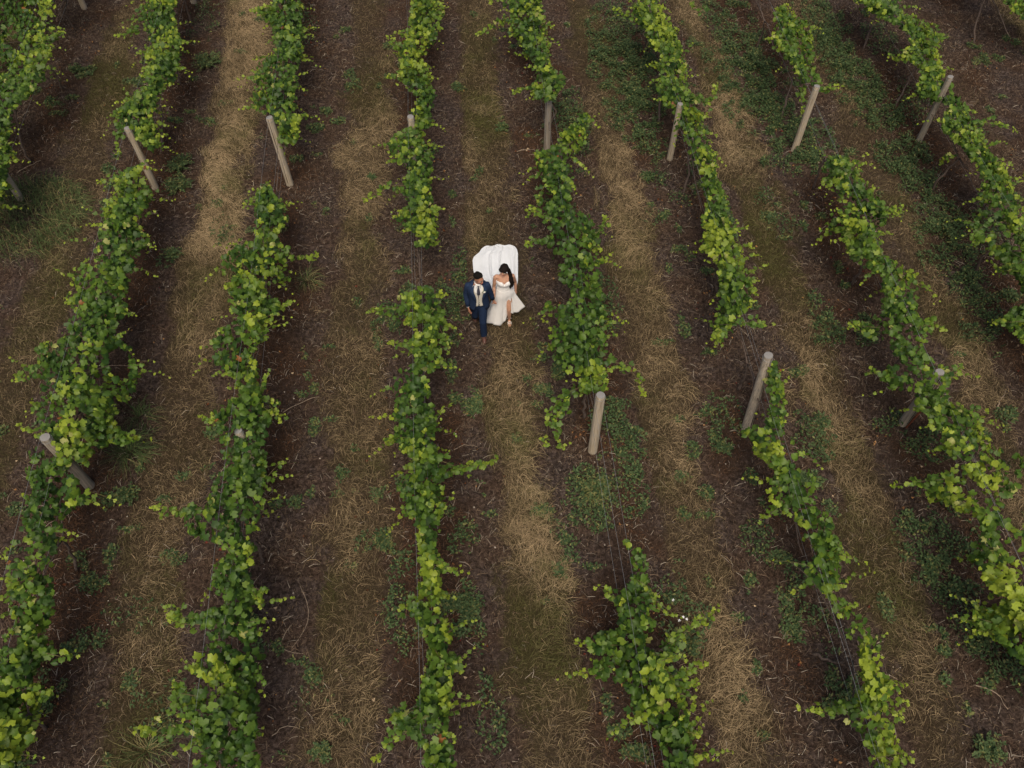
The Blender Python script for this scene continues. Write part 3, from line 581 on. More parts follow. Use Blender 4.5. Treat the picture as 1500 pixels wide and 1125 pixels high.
# bare trunks that show: row, foot pixel, head pixel, head height
TRUNKS = {('A',16.87):[(235,223),(238,175),(230,128)],('G',16.99):[(1312,155),(1330,122),(1352,88)],('G',19.47):[(1265,70),(1278,35),(1287,-10)],('G',14.1):[(1365,280),(1375,262),(1405,232)],
 ('F',16.8):[(1145,172),(1155,135),(1170,95)],('E',16.87):[(965,180),(968,150),(966,100)],('E',14.3):[(1000,283),(1010,255),(1008,212)],('H',19.4):[(1427,62),(1431,30),(1445,-10)],
 ('A',6.05):[(112,835),(105,815),(94,788)],('A',3.45):[(66,1068),(55,1055),(42,1045)],('Z',16.8):[(43,240),(32,215),(22,155)],('C',17.3):[(625,182),(632,165),(627,147)],('D',19.5):[(788,102),(782,85),(778,65)],
 ('D',8.4):[(855,612),(858,590),(860,570)],('E',3.49):[(1190,958),(1220,970),(1250,968)],('A',14.3):[(207,335),(205,320),(203,300)]}
SLOTS = [0.85, 3.45, 6.05, 8.7, 11.35, 14.15, 16.87, 19.5, 22.2]
DEAD = {('D', 6.05)}

# a lobed grape leaf, tip along +x, in the xy plane
_half = [(0, 1.0), (24, .76), (50, .93), (80, .72), (112, .84), (150, .66)]
_ang = [a for a, r in _half] + [180] + [-a for a, r in _half[:0:-1]]
_rad = [r for a, r in _half] + [.16] + [r for a, r in _half[:0:-1]]
_LA, _LR = np.radians(_ang), np.array(_rad)
LEAF = np.concatenate([[[0.0, 0, 0]], np.stack([np.cos(_LA) * _LR, np.sin(_LA) * _LR, -0.13 * _LR ** 2 - 0.12 * np.abs(np.sin(_LA))], -1)])
LEAF[0, 2] = 0.03
NL = len(LEAF) - 1
LEAFF = np.array([[0, 1 + j, 1 + (j + 1) % NL] for j in range(NL)])
def leaves_np(p, nrm, size, col):
    n = len(p); nrm = nrm / np.linalg.norm(nrm, axis=1, keepdims=True)
    t = RNG.normal(0, 1, (n, 3)) + [0, -.3, -.5]; t -= nrm * np.sum(t * nrm, 1, keepdims=True); t /= np.linalg.norm(t, axis=1, keepdims=True)
    b = np.cross(nrm, t); L = LEAF[None] * np.ones((n, 1, 1))
    L = L * (1 + RNG.normal(0, .11, (n, len(LEAF), 1))); L[..., 2] = L[..., 2] * RNG.uniform(-.3, 3.6, (n, 1)) + .06 * np.sin(L[..., 0] * 3 + RNG.uniform(0, 6, (n, 1)))
    V = p[:, None] + size[:, None, None] * (L[..., 0:1] * t[:, None] + L[..., 1:2] * b[:, None] + L[..., 2:3] * nrm[:, None])
    F = (np.arange(n)[:, None, None] * len(LEAF) + LEAFF[None]).reshape(-1, 3)
    return V.reshape(-1, 3), F, np.repeat(col[:, None], len(LEAF), 1).reshape(-1, 3)
def leaf_cols(n, yellowness):
    """deep green to yellow green; new growth at the shoot tips is yellower"""
    t = np.clip(yellowness + RNG.normal(.03, .17, n), 0, 1)
    a, b, c = np.array([.034, .080, .014]), np.array([.092, .165, .018]), np.array([.27, .34, .032])
    o = np.where(t[:, None] < .5, a + (b - a) * t[:, None] * 2, b + (c - b) * (t[:, None] * 2 - 1))
    k = RNG.random(n) < .008; o[k] = (.34, .36, .11)
    k = RNG.random(n) < .0012; o[k] = (.25, .10, .03)
    return o * RNG.uniform(.85, 1.12, (n, 1))

# places where the post or a dark opening shows through the leaves
CARVE = [(66, 650, 13), (74, 664, 9), (118, 692, 13), (128, 705, 13), (108, 682, 9), (188, 195, 9), (196, 212, 9), (206, 232, 10), (216, 252, 11), (225, 268, 11), (802, 158, 9), (801, 175, 10), (801, 195, 9), (800, 212, 9),
         (1326, 590, 13), (1323, 606, 13), (1384, 135, 7), (1370, 162, 9), (1355, 188, 9), (601, 172, 7), (172, 525, 17), (180, 545, 12), (345, 627, 4), (262, 610, 9), (120, 610, 10), (300, 860, 12), (425, 655, 10), (20, 940, 12), (60, 985, 10), (600, 610, 7)]
def sample_span(table, n):
    segs, cur = [], []
    for e in table + [None]:
        if e is None:
            if len(cur) > 1: segs.append(np.array(cur, float))
            cur = []
        else: cur.append(e)
    A = []
    for s in segs:
        v = np.arange(s[0, 0], s[-1, 0], 2.0); l = np.interp(v, s[:, 0], s[:, 1]); r = np.interp(v, s[:, 0], s[:, 2]); A.append(np.stack([v, l, r], 1))
    A = np.concatenate(A); d2 = np.sum((P((A[:, 1] + A[:, 2]) / 2, A[:, 0], 1.3) - [0, 0, H]) ** 2, 1)
    sh = np.clip((A[:, 2] - A[:, 1] - 25) * .16, 0, 9); A[:, 1] += sh; A[:, 2] -= sh
    w = (A[:, 2] - A[:, 1] + 4) * 2.0 * d2 / FPX ** 2 / 0.82          # square metres facing the camera
    tot = w.sum(); m = int(tot * n); i = RNG.choice(len(A), m, p=w / tot)
    v = A[i, 0] + RNG.uniform(-1, 1, m) * 1.5; f = RNG.random(m); u = A[i, 1] + f * (A[i, 2] - A[i, 1]) + RNG.normal(0, 1.5, m)
    edge = np.minimum(f, 1 - f) * (A[i, 2] - A[i, 1])
    return u, v, edge, A[i, 2] - A[i, 1]

vine_leaf = {}; vine_cane = {}
def vkey(row, yy):
    k = min(SLOTS, key=lambda s: abs(s - yy)); return (row, k)
for row, table in SPANS.items():
    X0 = ROWX[row]
    u, v, edge, wid = sample_span(table, 400)
    p = P(u, v, 1.25); dx = p[:, 0] - X0
    zc = 1.52 - .55 * np.abs(dx) ** 1.3
    z = zc + RNG.normal(0, .24, len(u)) - .25 * RNG.random(len(u)) ** 2
    lump = fbm(p[:, 0] * 2.2, p[:, 1] * 2.0, 141, 2)
    z = np.clip(z + (lump - .5) * .5, .3, 2.02)
    p = P(u, v, z)
    nz = fbm(p[:, 0] * 3.4 + p[:, 2] * 2.3, p[:, 1] * 3.4 - p[:, 2] * 1.7, 151, 2)
    k = (nz > .485 - .15 * sst(65, 30, wid) + .03 * sst(65, 120, wid)) | (RNG.random(len(u)) < .05)
    for cu, cv, cr in CARVE: k &= (u - cu) ** 2 + (v - cv) ** 2 > cr * cr
    p, edge, dx, z, nz = p[k], edge[k], dx[k], z[k], nz[k]
    n = len(p)
    nrm = np.stack([.7 * np.sign(dx) * np.minimum(1, np.abs(dx) * 2) + RNG.normal(0, .58, n), -.35 + RNG.normal(0, .58, n), .85 + 0 * z], -1)
    clump = fbm(p[:, 0] * 1.7, p[:, 1] * 1.7, 161, 3)
    yellowness = .06 + .55 * sst(.46, .72, clump) + .35 * sst(1.5, 1.95, z) + .16 * (edge < 6) + (.12 if row in 'EFG' else 0)  # yellower by clump, towards the top, at the edges and in the right rows
    size = RNG.uniform(.040, .098, n) * (1 - .25 * (edge < 5))
    col = leaf_cols(n, yellowness)
    keys = np.array([min(range(len(SLOTS)), key=lambda s: abs(SLOTS[s] - yy + .15 * math.sin(yy * 3 + X0))) for yy in p[:, 1]])
    for s in np.unique(keys):
        kk = keys == s; vine_leaf.setdefault((row, SLOTS[s]), []).append((p[kk], nrm[kk], size[kk], col[kk]))
    # short free shoots standing out of the mass
    cand = np.where(edge < 14)[0]
    for i in RNG.choice(cand, min(len(cand), int(n / 42)), replace=False):
        L = RNG.uniform(.25, .6); a = RNG.normal(0, .8) + (0 if dx[i] > 0 else math.pi); up = RNG.uniform(-.1, .9)
        T = np.linspace(0, 1, 6)[:, None]; d = np.array([math.cos(a), math.sin(a), 0])
        path = p[i] + d * T * L + np.array([0, 0, 1]) * (up * T * L - .55 * L * T ** 2)
        vine_cane.setdefault((row, SLOTS[keys[i]]), []).append((path, .0045))
        m = int(RNG.integers(5, 9)); tt = np.linspace(.15, 1, m)
        q = np.stack([np.interp(tt, T[:, 0], path[:, j]) for j in range(3)], -1) + RNG.normal(0, .022, (m, 3))
        vine_leaf[(row, SLOTS[keys[i]])].append((q, RNG.normal(0, .45, (m, 3)) + [0, -.2, 1], np.linspace(.07, .03, m) * RNG.uniform(.8, 1.1), leaf_cols(m, .35 + .6 * tt)))
for row, pts, z0, z1 in SHOOTS:
    pts = np.array(pts, float); d = np.concatenate([[0], np.cumsum(np.linalg.norm(np.diff(pts, axis=0), axis=1))]); d /= d[-1]
    T = np.linspace(0, 1, 9); uu, vv = np.interp(T, d, pts[:, 0]), np.interp(T, d, pts[:, 1])
    zz = z0 + (z1 - z0) * T + .08 * np.sin(T * np.pi)
    path = P(uu, vv, zz); L = np.linalg.norm(np.diff(path, axis=0), axis=1).sum(); ky = vkey(row, path[0, 1])
    if ky in DEAD: ky = (row, 8.7)
    vine_cane.setdefault(ky, []).append((path, .006))
    m = max(5, int(L * 34)); tt = np.sort(RNG.uniform(0, 1, m))
    q = np.stack([np.interp(tt, T, path[:, j]) for j in range(3)], -1) + RNG.normal(0, 1, (m, 3)) * (.075 * (1 - .6 * tt))[:, None] * [1, 1, .8]
    vine_leaf.setdefault(ky, []).append((q, RNG.normal(0, .42, (m, 3)) + [0, -.25, 1], (.078 - .035 * tt ** 1.5) * RNG.uniform(.75, 1.1, m), leaf_cols(m, .22 + .65 * tt ** 1.5)))

for row in ROWX:                                       # a few leaves past a missing vine belong to its neighbour
    for i, sl in enumerate(SLOTS):
        L = vine_leaf.get((row, sl), []); n = sum(len(a[0]) for a in L)
        if 0 < n < 110 and not [k for k in TRUNKS if k[0] == row and abs(k[1] - sl) < .6]:
            nb = [q for q in (SLOTS[i - 1] if i else None, SLOTS[i + 1] if i + 1 < len(SLOTS) else None) if q and (row, q) in vine_leaf]
            yy = np.mean(np.concatenate([a[0][:, 1] for a in L]))
            if nb:
                q = min(nb, key=lambda t: abs(t - yy)); vine_leaf[(row, q)] += vine_leaf.pop((row, sl)); vine_cane.setdefault((row, q), []).extend(vine_cane.pop((row, sl), []))
ORD = ['first', 'second', 'third', 'fourth', 'fifth', 'sixth', 'seventh', 'eighth', 'ninth']
def build_vines():
    for row in ROWX:
        alive = []
        for s in SLOTS:
            key = (row, s); L = vine_leaf.get(key, [])
            n = sum(len(a[0]) for a in L); tr = [k for k in TRUNKS if k[0] == row and abs(k[1] - s) < .6]
            if n < 30 and not tr: continue
            vis = 0
            for a in L: vis += int(np.sum(in_view(a[0], 0)))
            if vis < 12 and not tr: continue
            alive.append((s, n, vis, tr))
        for order, (s, n, vis, tr) in enumerate(alive):
            key = (row, s); X0 = ROWX[row]
            if tr:
                px = TRUNKS[tr[0]]; hh = .95
                if key == ('E', 3.45): zz = [0.0, .12, .55]
                else: zz = [0.0, hh * .45, hh]
                pt = np.array([P(a, b, z) for (a, b), z in zip(px, zz)]); pt[:, 0] = np.clip(pt[:, 0], X0 - .9, X0 + .45)
            else:
                b0 = np.array([X0 + RNG.normal(0, .07), s + RNG.normal(0, .12), 0])
                pt = np.array([b0, b0 + [RNG.normal(0, .06), RNG.normal(0, .06), .45], [X0 + .03, s, .93]])
            root = empty('grapevine', (pt[0, 0], pt[0, 1], 0)); o = np.array([pt[0, 0], pt[0, 1], 0])
            look = 'thin, sparse' if n < 300 else ('large, bushy' if n > 1100 else ('full, leafy' if n > 650 else 'medium, leafy'))
            lab = f'{look} grapevine, {ORD[order]} from the bottom edge in the {ROWNAME[row]}'
            tag(root, lab, 'grapevine', 'grapevines in long rows')
            T = np.linspace(0, 1, 9); path = np.stack([np.interp(T, [0, .5, 1], pt[:, j]) for j in range(3)], -1)
            path[1:-1] += RNG.normal(0, .014, (7, 3)); path[0, 2] = -.05
            rr = np.linspace(.032, .020, 9) * (1 + RNG.normal(0, .1, 9)); rr[0] *= 1.25; rr[-1] *= 1.2
            v, f, c = tube_np(path - o, rr, 8); link('trunk', np_mesh('trunk', v, f, c, M_BARK, None, True), root)
            arms = []; head = path[-1]
            L = vine_leaf.get(key, [])
            allp = np.concatenate([a[0] for a in L]) if L else np.zeros((0, 3))
            if n > 60:
                ymin, ymax = np.percentile(allp[:, 1], [6, 94])
                for ye in (ymin, ymax):
                    if abs(ye - head[1]) < .25: continue
                    t = np.linspace(0, 1, 8); e = np.array([X0, ye, 1.0]); q = head + (e - head) * t[:, None]; q[1:, 2] += .06 * np.sin(t[1:] * 5); q[1:] += RNG.normal(0, .012, (7, 3))
                    arms.append(tube_np(q - o, np.linspace(.017, .008, 8), 6))
                    for k in range(max(2, int(abs(ye - head[1]) * 3))):        # canes rising from the cordon
                        bpt = q[int(RNG.integers(1, 8))]; j = int(RNG.integers(len(allp))); tp = allp[j]
                        if abs(tp[1] - bpt[1]) > .9: continue
                        t2 = np.linspace(0, 1, 6)[:, None]; arc = bpt + (tp - bpt) * t2; arc[:, 2] += .22 * np.sin(t2[:, 0] * np.pi)
                        arms.append(tube_np(arc - o, np.linspace(.006, .003, 6), 5))
            if arms: v, f, c = merge(arms); link('arms', np_mesh('arms', v, f, c, M_BARK, None, True), root)
            for pth, r in vine_cane.get(key, []):
                v, f, c = tube_np(pth - o, np.linspace(r, r * .4, len(pth)), 5); link('shoot', np_mesh('shoot', v, f, c, M_CANE), root)
            if n:
                q = np.concatenate([a[0] for a in L]) - o; nr = np.concatenate([a[1] for a in L]); sz = np.concatenate([a[2] for a in L]); cc = np.concatenate([a[3] for a in L])
                V, F, C = leaves_np(q, nr, sz, cc); link('foliage', np_mesh('foliage', V, F, np.full(len(F), 3), M_LEAF, C, False), root)
build_vines()
#PART3

# ------------------------------------------------------------------ the couple
# local axes of a figure: -y towards the camera (the way they walk), +x to the right of the picture, z up
def ring_tube(bm, path, radii, seg=14, squash=None, ref=(1, 0, 0)):
    """loft with elliptic rings: radii = [(ra, rb)...]"""
    path = [Vector(p) for p in path]; rings = []
    for i, p in enumerate(path):
        t = (path[min(i + 1, len(path) - 1)] - path[max(i - 1, 0)]).normalized()
        r = Vector(ref); a = (r - t * r.dot(t)).normalized(); b = t.cross(a)
        ra, rb = radii[i] if isinstance(radii[i], tuple) else (radii[i], radii[i])
        rings.append([bm.verts.new(p + a * math.cos(k * 2 * math.pi / seg) * ra + b * math.sin(k * 2 * math.pi / seg) * rb) for k in range(seg)])
    for A, Bn in zip(rings, rings[1:]):
        for k in range(seg): bm.faces.new((A[k], A[(k + 1) % seg], Bn[(k + 1) % seg], Bn[k]))
    bm.faces.new(rings[0][::-1]); bm.faces.new(rings[-1])
def ball(bm, c, r, rot=None, sub=3):
    m = Matrix.Translation(Vector(c)) @ (rot.to_4x4() if rot else Matrix.Identity(4)) @ Matrix.Diagonal((*r, 1)) if not isinstance(r, (int, float)) else Matrix.Translation(Vector(c)) @ Matrix.Diagonal((r, r, r, 1))
    bmesh.ops.create_icosphere(bm, subdivisions=sub, radius=1.0, matrix=m)
def bm_obj(name, bm, mat, parent=None, loc=None, smooth=True):
    bmesh.ops.recalc_face_normals(bm, faces=bm.faces)
    me = D.meshes.new(name); bm.to_mesh(me); bm.free()
    if smooth: me.polygons.foreach_set('use_smooth', [True] * len(me.polygons))
    for m in (mat if isinstance(mat, list) else [mat]): me.materials.append(m)
    return link(name, me, parent, loc)
def fuse(o, voxel, smooth=4):
    """weld overlapping volumes into one continuous skin"""
    m = o.modifiers.new('r', 'REMESH'); m.mode = 'VOXEL'; m.voxel_size = voxel; m.use_smooth_shade = True
    s = o.modifiers.new('s', 'SMOOTH'); s.factor = .5; s.iterations = smooth
    dg = bpy.context.evaluated_depsgraph_get(); me = D.meshes.new_from_object(o.evaluated_get(dg))
    o.modifiers.clear(); mats = list(o.data.materials); o.data = me
    if not len(me.materials):
        for k in mats: me.materials.append(k)
    me.polygons.foreach_set('use_smooth', [True] * len(me.polygons)); return o

def fabric(name, c, rough=.85, spec=.2, var=.15, sheen=0.0, scale=60, bs=.15):
    m, nt, b = new_mat(name, rough, spec)
    v = noise_tex(nt, scale, 4, .6, coords(nt))
    nt.links.new(ramp(nt, v, [(0.3, tuple(x * (1 - var) for x in c)), (0.7, tuple(min(1, x * (1 + var)) for x in c))]), b.inputs['Base Color'])
    if sheen: b.inputs['Sheen Weight'].default_value = sheen
    bump(nt, b, noise_tex(nt, 12, 4, .6, coords(nt)), bs, .02); return m
def skin(name, c):
    m, nt, b = new_mat(name, .5, .35); v = noise_tex(nt, 18, 4, .6, coords(nt))
    nt.links.new(ramp(nt, v, [(0.3, tuple(x * .88 for x in c)), (0.7, tuple(x * 1.08 for x in c))]), b.inputs['Base Color'])
    b.inputs['Subsurface Weight'].default_value = .12; b.inputs['Subsurface Radius'].default_value = (.02, .008, .005); b.inputs['Subsurface Scale'].default_value = .5
    return m
M_SKIN1 = skin('skin_tan', (.36, .17, .105)); M_SKIN2 = skin('skin_warm', (.50, .275, .185))
M_NAVY = fabric('navy_wool', (.016, .029, .066), .8, .15, .2); M_NAVYL = fabric('navy_lapel', (.020, .036, .080), .7, .2, .15)
M_TROU = fabric('navy_trousers', (.012, .023, .056), .8, .15, .2)
M_SHIRT = fabric('white_shirt', (.72, .71, .70), .8, .2, .04); M_VEST = fabric('ivory_waistcoat', (.60, .57, .50), .75, .25, .06)
M_TIE = fabric('charcoal_tie', (.05, .05, .07), .5, .4, .1); M_SHOE = simple('brown_leather', (.075, .028, .018), .4, .5, .2, 20)
M_HAIRD = simple('black_hair', (.008, .007, .006), .85, .12, .5, 90, .6); M_HAIRB = simple('dark_brown_hair', (.010, .0065, .005), .8, .15, .5, 70, .6)
M_STUB = simple('faded_side_hair', (.06, .038, .028), .8, .2, .4, 120, .3)
M_SATIN = fabric('ivory_satin', (.73, .72, .72), .45, .4, .03, .3, 8, .1)
M_TRAIN = fabric('sky_tinted_satin_train', (.71, .74, .79), .5, .4, .03, .3, 8, .1)  # the gown's satin with blue sky light mixed into its colour
M_SANDAL = fabric('white_sandal', (.72, .70, .68), .4, .4, .03)
M_EYE = simple('eye_white', (.7, .68, .66), .3, .5, .02); M_IRIS = simple('dark_iris', (.02, .012, .01), .2, .5, .1); M_LIP = simple('lips', (.33, .085, .075), .45, .4, .1)
M_ROSE = fabric('white_rose', (.75, .72, .66), .8, .2, .08); M_SPRIG = simple('green_sprig', (.05, .10, .035), .7, .2, .3)

def add_hand(bm, wrist, elbow, palm_n, thumb_s, scale=1.0, curl=.5):
    """palm, four fingers of different length with two bends, thumb from the side of the palm"""
    w = Vector(wrist); f = (w - Vector(elbow)).normalized(); n = Vector(palm_n); n = (n - f * n.dot(f)).normalized(); s = f.cross(n) * thumb_s
    k = scale
    ring_tube(bm, [w - f * .03, w, w + f * .03 * k, w + f * .065 * k, w + f * .095 * k], [(.026 * k, .019 * k), (.025 * k, .018 * k), (.035 * k, .017 * k), (.041 * k, .016 * k), (.038 * k, .012 * k)], 12, ref=s)
    for i, (off, ln) in enumerate(((.030, .070), (.010, .080), (-.011, .074), (-.030, .058))):
        b0 = w + f * .088 * k + s * off * k; pts = [b0 - f * .02 * k]; a = 0; cur = b0
        for j, seg in enumerate((.45, .30, .25)):
            pts.append(cur.copy()); a += curl * (.8 + .12 * i + .3 * j); cur = cur + (f * math.cos(a) + n * math.sin(a) + s * off * .8) * ln * seg * k
        pts.append(cur)
        ring_tube(bm, pts, [.0095 * k, .0092 * k, .0085 * k, .0078 * k, .0062 * k], 8, ref=s)
    b0 = w + f * .03 * k + s * .030 * k; t1 = b0 + (f * .6 + s * .65 + n * .25).normalized() * .038 * k; t2 = t1 + (f * .85 + s * .25 + n * .35).normalized() * .032 * k
    ring_tube(bm, [b0 - s * .012 * k, b0, t1, t2], [.0125 * k, .0125 * k, .0105 * k, .0075 * k], 8, ref=n)
def add_head(bm, c, rot, k=1.0, jaw=1.0):
    """skull, face, nose, brow, lips, chin and ears; face looks along local -y of rot"""
    def T(x, y, z): return Vector(c) + rot @ Vector((x * k, y * k, z * k))
    ball(bm, T(0, .015, .022), (.076 * k, .094 * k, .088 * k), rot); ball(bm, T(0, -.022, -.035), (.060 * k * jaw, .068 * k, .072 * k), rot)
    ball(bm, T(0, -.062, -.078), (.030 * k * jaw, .026 * k, .024 * k), rot); ball(bm, T(0, -.072, .018), (.052 * k, .018 * k, .012 * k), rot)
    ball(bm, T(0, -.092, -.018), (.010 * k, .014 * k, .026 * k), rot); ball(bm, T(0, -.100, -.032), (.015 * k, .014 * k, .010 * k), rot)
    for s in (-1, 1): ball(bm, T(s * .040, -.066, -.028), (.020 * k, .018 * k, .022 * k), rot); ball(bm, T(s * .077, .012, -.008), (.009 * k, .018 * k, .030 * k), rot)
    ball(bm, T(0, -.088, -.056), (.022 * k, .010 * k, .008 * k), rot)
    return T
def face_bits(T, rot, k, root):
    for s in (-1, 1):
        bm = bmesh.new(); ball(bm, T(s * .030, -.080, 0), .0125 * k, sub=2); e = bm_obj('eye', bm, M_EYE, root)
        bm = bmesh.new(); ball(bm, T(s * .031, -.0895, -.001), .0062 * k, sub=2); bm_obj('iris', bm, M_IRIS, e)
        bm = bmesh.new(); ring_tube(bm, [T(s * .014, -.093, .016), T(s * .030, -.093, .021), T(s * .048, -.084, .016)], [.003 * k, .0042 * k, .002 * k], 6); bm_obj('eyebrow', bm, M_HAIRD, root)
    bm = bmesh.new(); ring_tube(bm, [T(-.024, -.090, -.056), T(-.010, -.099, -.054), T(.010, -.099, -.054), T(.024, -.090, -.056)], [.002, .0065 * k, .0065 * k, .002], 8); bm_obj('lips', bm, M_LIP, root)
def rz(a, tilt=0, roll=0): return Matrix.Rotation(math.radians(a), 3, 'Z') @ Matrix.Rotation(math.radians(tilt), 3, 'X') @ Matrix.Rotation(math.radians(roll), 3, 'Y')

def shell(bm, rings, a0, a1, seg=40):
    """open sheet: rings = (centre, rx, ry, gap start, gap end) swept the long way round, angle 0 = towards -y"""
    R = []
    for c, rx, ry, g0, g1 in rings:
        row = []
        for k in range(seg + 1):
            a = g1 + (2 * math.pi + g0 - g1) * k / seg
            row.append(bm.verts.new((c[0] + math.sin(a) * rx, c[1] - math.cos(a) * ry, c[2])))
        R.append(row)
    for A, Bn in zip(R, R[1:]):
        for k in range(seg): bm.faces.new((A[k], A[k + 1], Bn[k + 1], Bn[k]))
def solid(o, t, sub=0):
    m = o.modifiers.new('thickness', 'SOLIDIFY'); m.thickness = t; m.offset = 1
    if sub: s = o.modifiers.new('sub', 'SUBSURF'); s.levels = sub; s.render_levels = sub
    return o

# ---- the groom
def groom():
    gx, gy = .115, 10.66; gz0 = 0.0
    V = Vector
    shR, shL, elR, elL, wrR, wrL = V((-.185, .01, 1.44)), V((.18, -.005, 1.44)), V((-.245, .04, 1.15)), V((.245, .03, 1.15)), V((-.215, -.09, .90)), V((.285, .035, .93))
    hipR, hipL, kR, kL, aR, aL = V((-.085, .0, .92)), V((.085, .0, .92)), V((-.085, .02, .50)), V((.06, -.17, .49)), V((-.09, .30, .155)), V((.065, -.16, .10))
    hr = rz(40, 4, 0); hc = V((.03, -.035, 1.665))
    bm = bmesh.new()
    ring_tube(bm, [(0, 0, .86), (0, 0, .95), (0, 0, 1.08), (0, -.005, 1.22), (0, -.005, 1.36), (0, .0, 1.45), (.01, -.005, 1.51)], [(.13, .09), (.155, .105), (.145, .10), (.165, .115), (.185, .115), (.15, .085), (.06, .06)], 20)
    ring_tube(bm, [(.0, .0, 1.44), (.01, -.008, 1.52), (.022, -.025, 1.61)], [.062, .056, .055], 14)
    for s, e, w in ((shR, elR, wrR), (shL, elL, wrL)): ring_tube(bm, [s + V((0, 0, 0)), s * .5 + e * .5, e, e * .45 + w * .55, w], [.056, .046, .040, .037, .026], 12)
    for h, k, a in ((hipR, kR, aR), (hipL, kL, aL)): ring_tube(bm, [h, h * .5 + k * .5, k, k * .6 + a * .4, a], [.085, .075, .055, .052, .038], 12)
    for a_, p_ in ((aR, 38), (aL, 4)):
        Mf = Matrix.Rotation(math.radians(p_), 3, 'X'); ring_tube(bm, [a_, a_ + Mf @ V((0, .0, -.03)), a_ + Mf @ V((0, -.05, -.06)), a_ + Mf @ V((0, -.14, -.078))], [.034, .030, .026, .018], 10)
    add_hand(bm, wrR, elR, (1, .2, 0), 1, 1.05, .45); add_hand(bm, wrL, elL, (1, .25, .1), 1, 1.02, .55)
    T = add_head(bm, hc, hr, 1.04, 1.05)
    o = bm_obj('person', bm, M_SKIN1, None, (gx, gy, gz0)); fuse(o, .0055, 3)
    tag(o, 'man in a navy suit and ivory waistcoat walking hand in hand with the bride', 'person')
    face_bits(T, hr, 1.04, o)
    # trousers
    bm = bmesh.new(); ring_tube(bm, [(0, 0, .80), (0, 0, .90), (0, 0, 1.0), (0, 0, 1.05)], [(.14, .10), (.168, .118), (.160, .112), (.155, .108)], 20)
    for h, k, a in ((hipR, kR, aR + V((0, -.01, -.035))), (hipL, kL, aL + V((0, -.004, -.062)))):
        p = [h, h * .5 + k * .5, k, k * .5 + a * .5, a]; ring_tube(bm, p, [.102, .092, .073, .069, .068], 14)
    t = bm_obj('trousers', bm, M_TROU, o); fuse(t, .008, 3)
    # shoes
    for a, pitch, s in ((aR, 38, -1), (aL, 4, 1)):
        bm = bmesh.new(); M = Matrix.Rotation(math.radians(pitch), 3, 'X'); q = lambda x, y, z: a + V((0, 0, -.02)) + M @ V((x, y, z))
        ring_tube(bm, [q(0, .055, -.045), q(0, .03, -.04), q(0, -.04, -.045), q(0, -.12, -.058), q(0, -.185, -.064), q(0, -.21, -.068)], [(.026, .028), (.036, .045), (.040, .040), (.046, .028), (.036, .020), (.015, .012)], 14)
        sh = bm_obj('shoe', bm, M_SHOE, o)
        if s == 1: sh.location.z = .005
        bm = bmesh.new(); ring_tube(bm, [q(0, .06, -.085), q(0, -.03, -.082), q(0, -.12, -.085), q(0, -.205, -.085)], [(.034, .008), (.036, .008), (.048, .007), (.030, .006)], 14); bm_obj('sole', bm, M_HAIRD, sh)
    # shirt and waistcoat
    bm = bmesh.new(); ring_tube(bm, [(0, 0, 1.20), (0, -.006, 1.36), (0, 0, 1.45), (.008, -.004, 1.50), (.012, -.010, 1.535)], [(.17, .118), (.178, .121), (.15, .094), (.070, .070), (.064, .064)], 24); s_ = bm_obj('shirt', bm, M_SHIRT, o)
    for sx in (-1, 1):
        bm = bmesh.new(); p = [V((.012 + sx * .058, .02, 1.545)), V((.012 + sx * .062, -.045, 1.530)), V((.012 + sx * .018, -.085, 1.500)), V((.012 + sx * .050, -.105, 1.455))]; ring_tube(bm, p, [(.006, .022), (.006, .024), (.006, .024), (.003, .006)], 8, ref=(1, 0, 0)); bm_obj('collar', bm, M_SHIRT, s_)
    for w, e in ((wrR, elR), (wrL, elL)):
        bm = bmesh.new(); d = (w - e).normalized(); ring_tube(bm, [w - d * .03, w - d * .002], [.035, .034], 14); bm_obj('cuff', bm, M_SHIRT, s_)
    bm = bmesh.new(); rings = []
    for z, rx, ry, g in ((.94, .175, .124, .16), (.97, .172, .124, .04), (1.05, .163, .120, .012), (1.2, .172, .126, .012), (1.30, .180, .129, .10), (1.38, .180, .127, .36), (1.45, .152, .108, .62)):
        rings.append(((0, -.004, z), rx, ry, -g, g))
    shell(bm, rings, 0, 0); w_ = bm_obj('waistcoat', bm, M_VEST, o); solid(w_, .006)
    for i, z in enumerate((1.00, 1.07, 1.14, 1.21, 1.27)):
        bm = bmesh.new(); ball(bm, (.012, -.135 - (.003 if i > 2 else 0), z), (.008, .004, .008), sub=1); bm_obj('button', bm, M_TIE, w_)
    bm = bmesh.new(); ring_tube(bm, [(.012, -.088, 1.505), (.010, -.108, 1.48), (.008, -.122, 1.42), (.006, -.134, 1.33), (.006, -.136, 1.29)], [(.020, .014), (.014, .010), (.027, .007), (.034, .006), (.030, .005)], 12); bm_obj('tie', bm, M_TIE, o)
    # jacket: open shell and sleeves, one garment
    bm = bmesh.new(); rings = []
    for z, rx, ry, g0, g1, cy in ((.80, .212, .158, -.50, .66, .012), (.88, .208, .156, -.40, .54, .008), (.98, .198, .148, -.30, .42, .004), (1.08, .186, .140, -.24, .36, 0), (1.18, .188, .142, -.24, .38, 0), (1.28, .202, .148, -.30, .46, 0), (1.36, .210, .146, -.40, .56, 0), (1.42, .205, .132, -.54, .74, .002), (1.47, .165, .106, -.66, .84, .006), (1.50, .105, .086, -.9, 1.05, .012), (1.525, .078, .076, -1.1, 1.2, .015)):
        rings.append(((.0, cy, z), rx, ry, g0, g1))
    shell(bm, rings, 0, 0, 48); j = bm_obj('jacket', bm, M_NAVY, o); solid(j, .010)
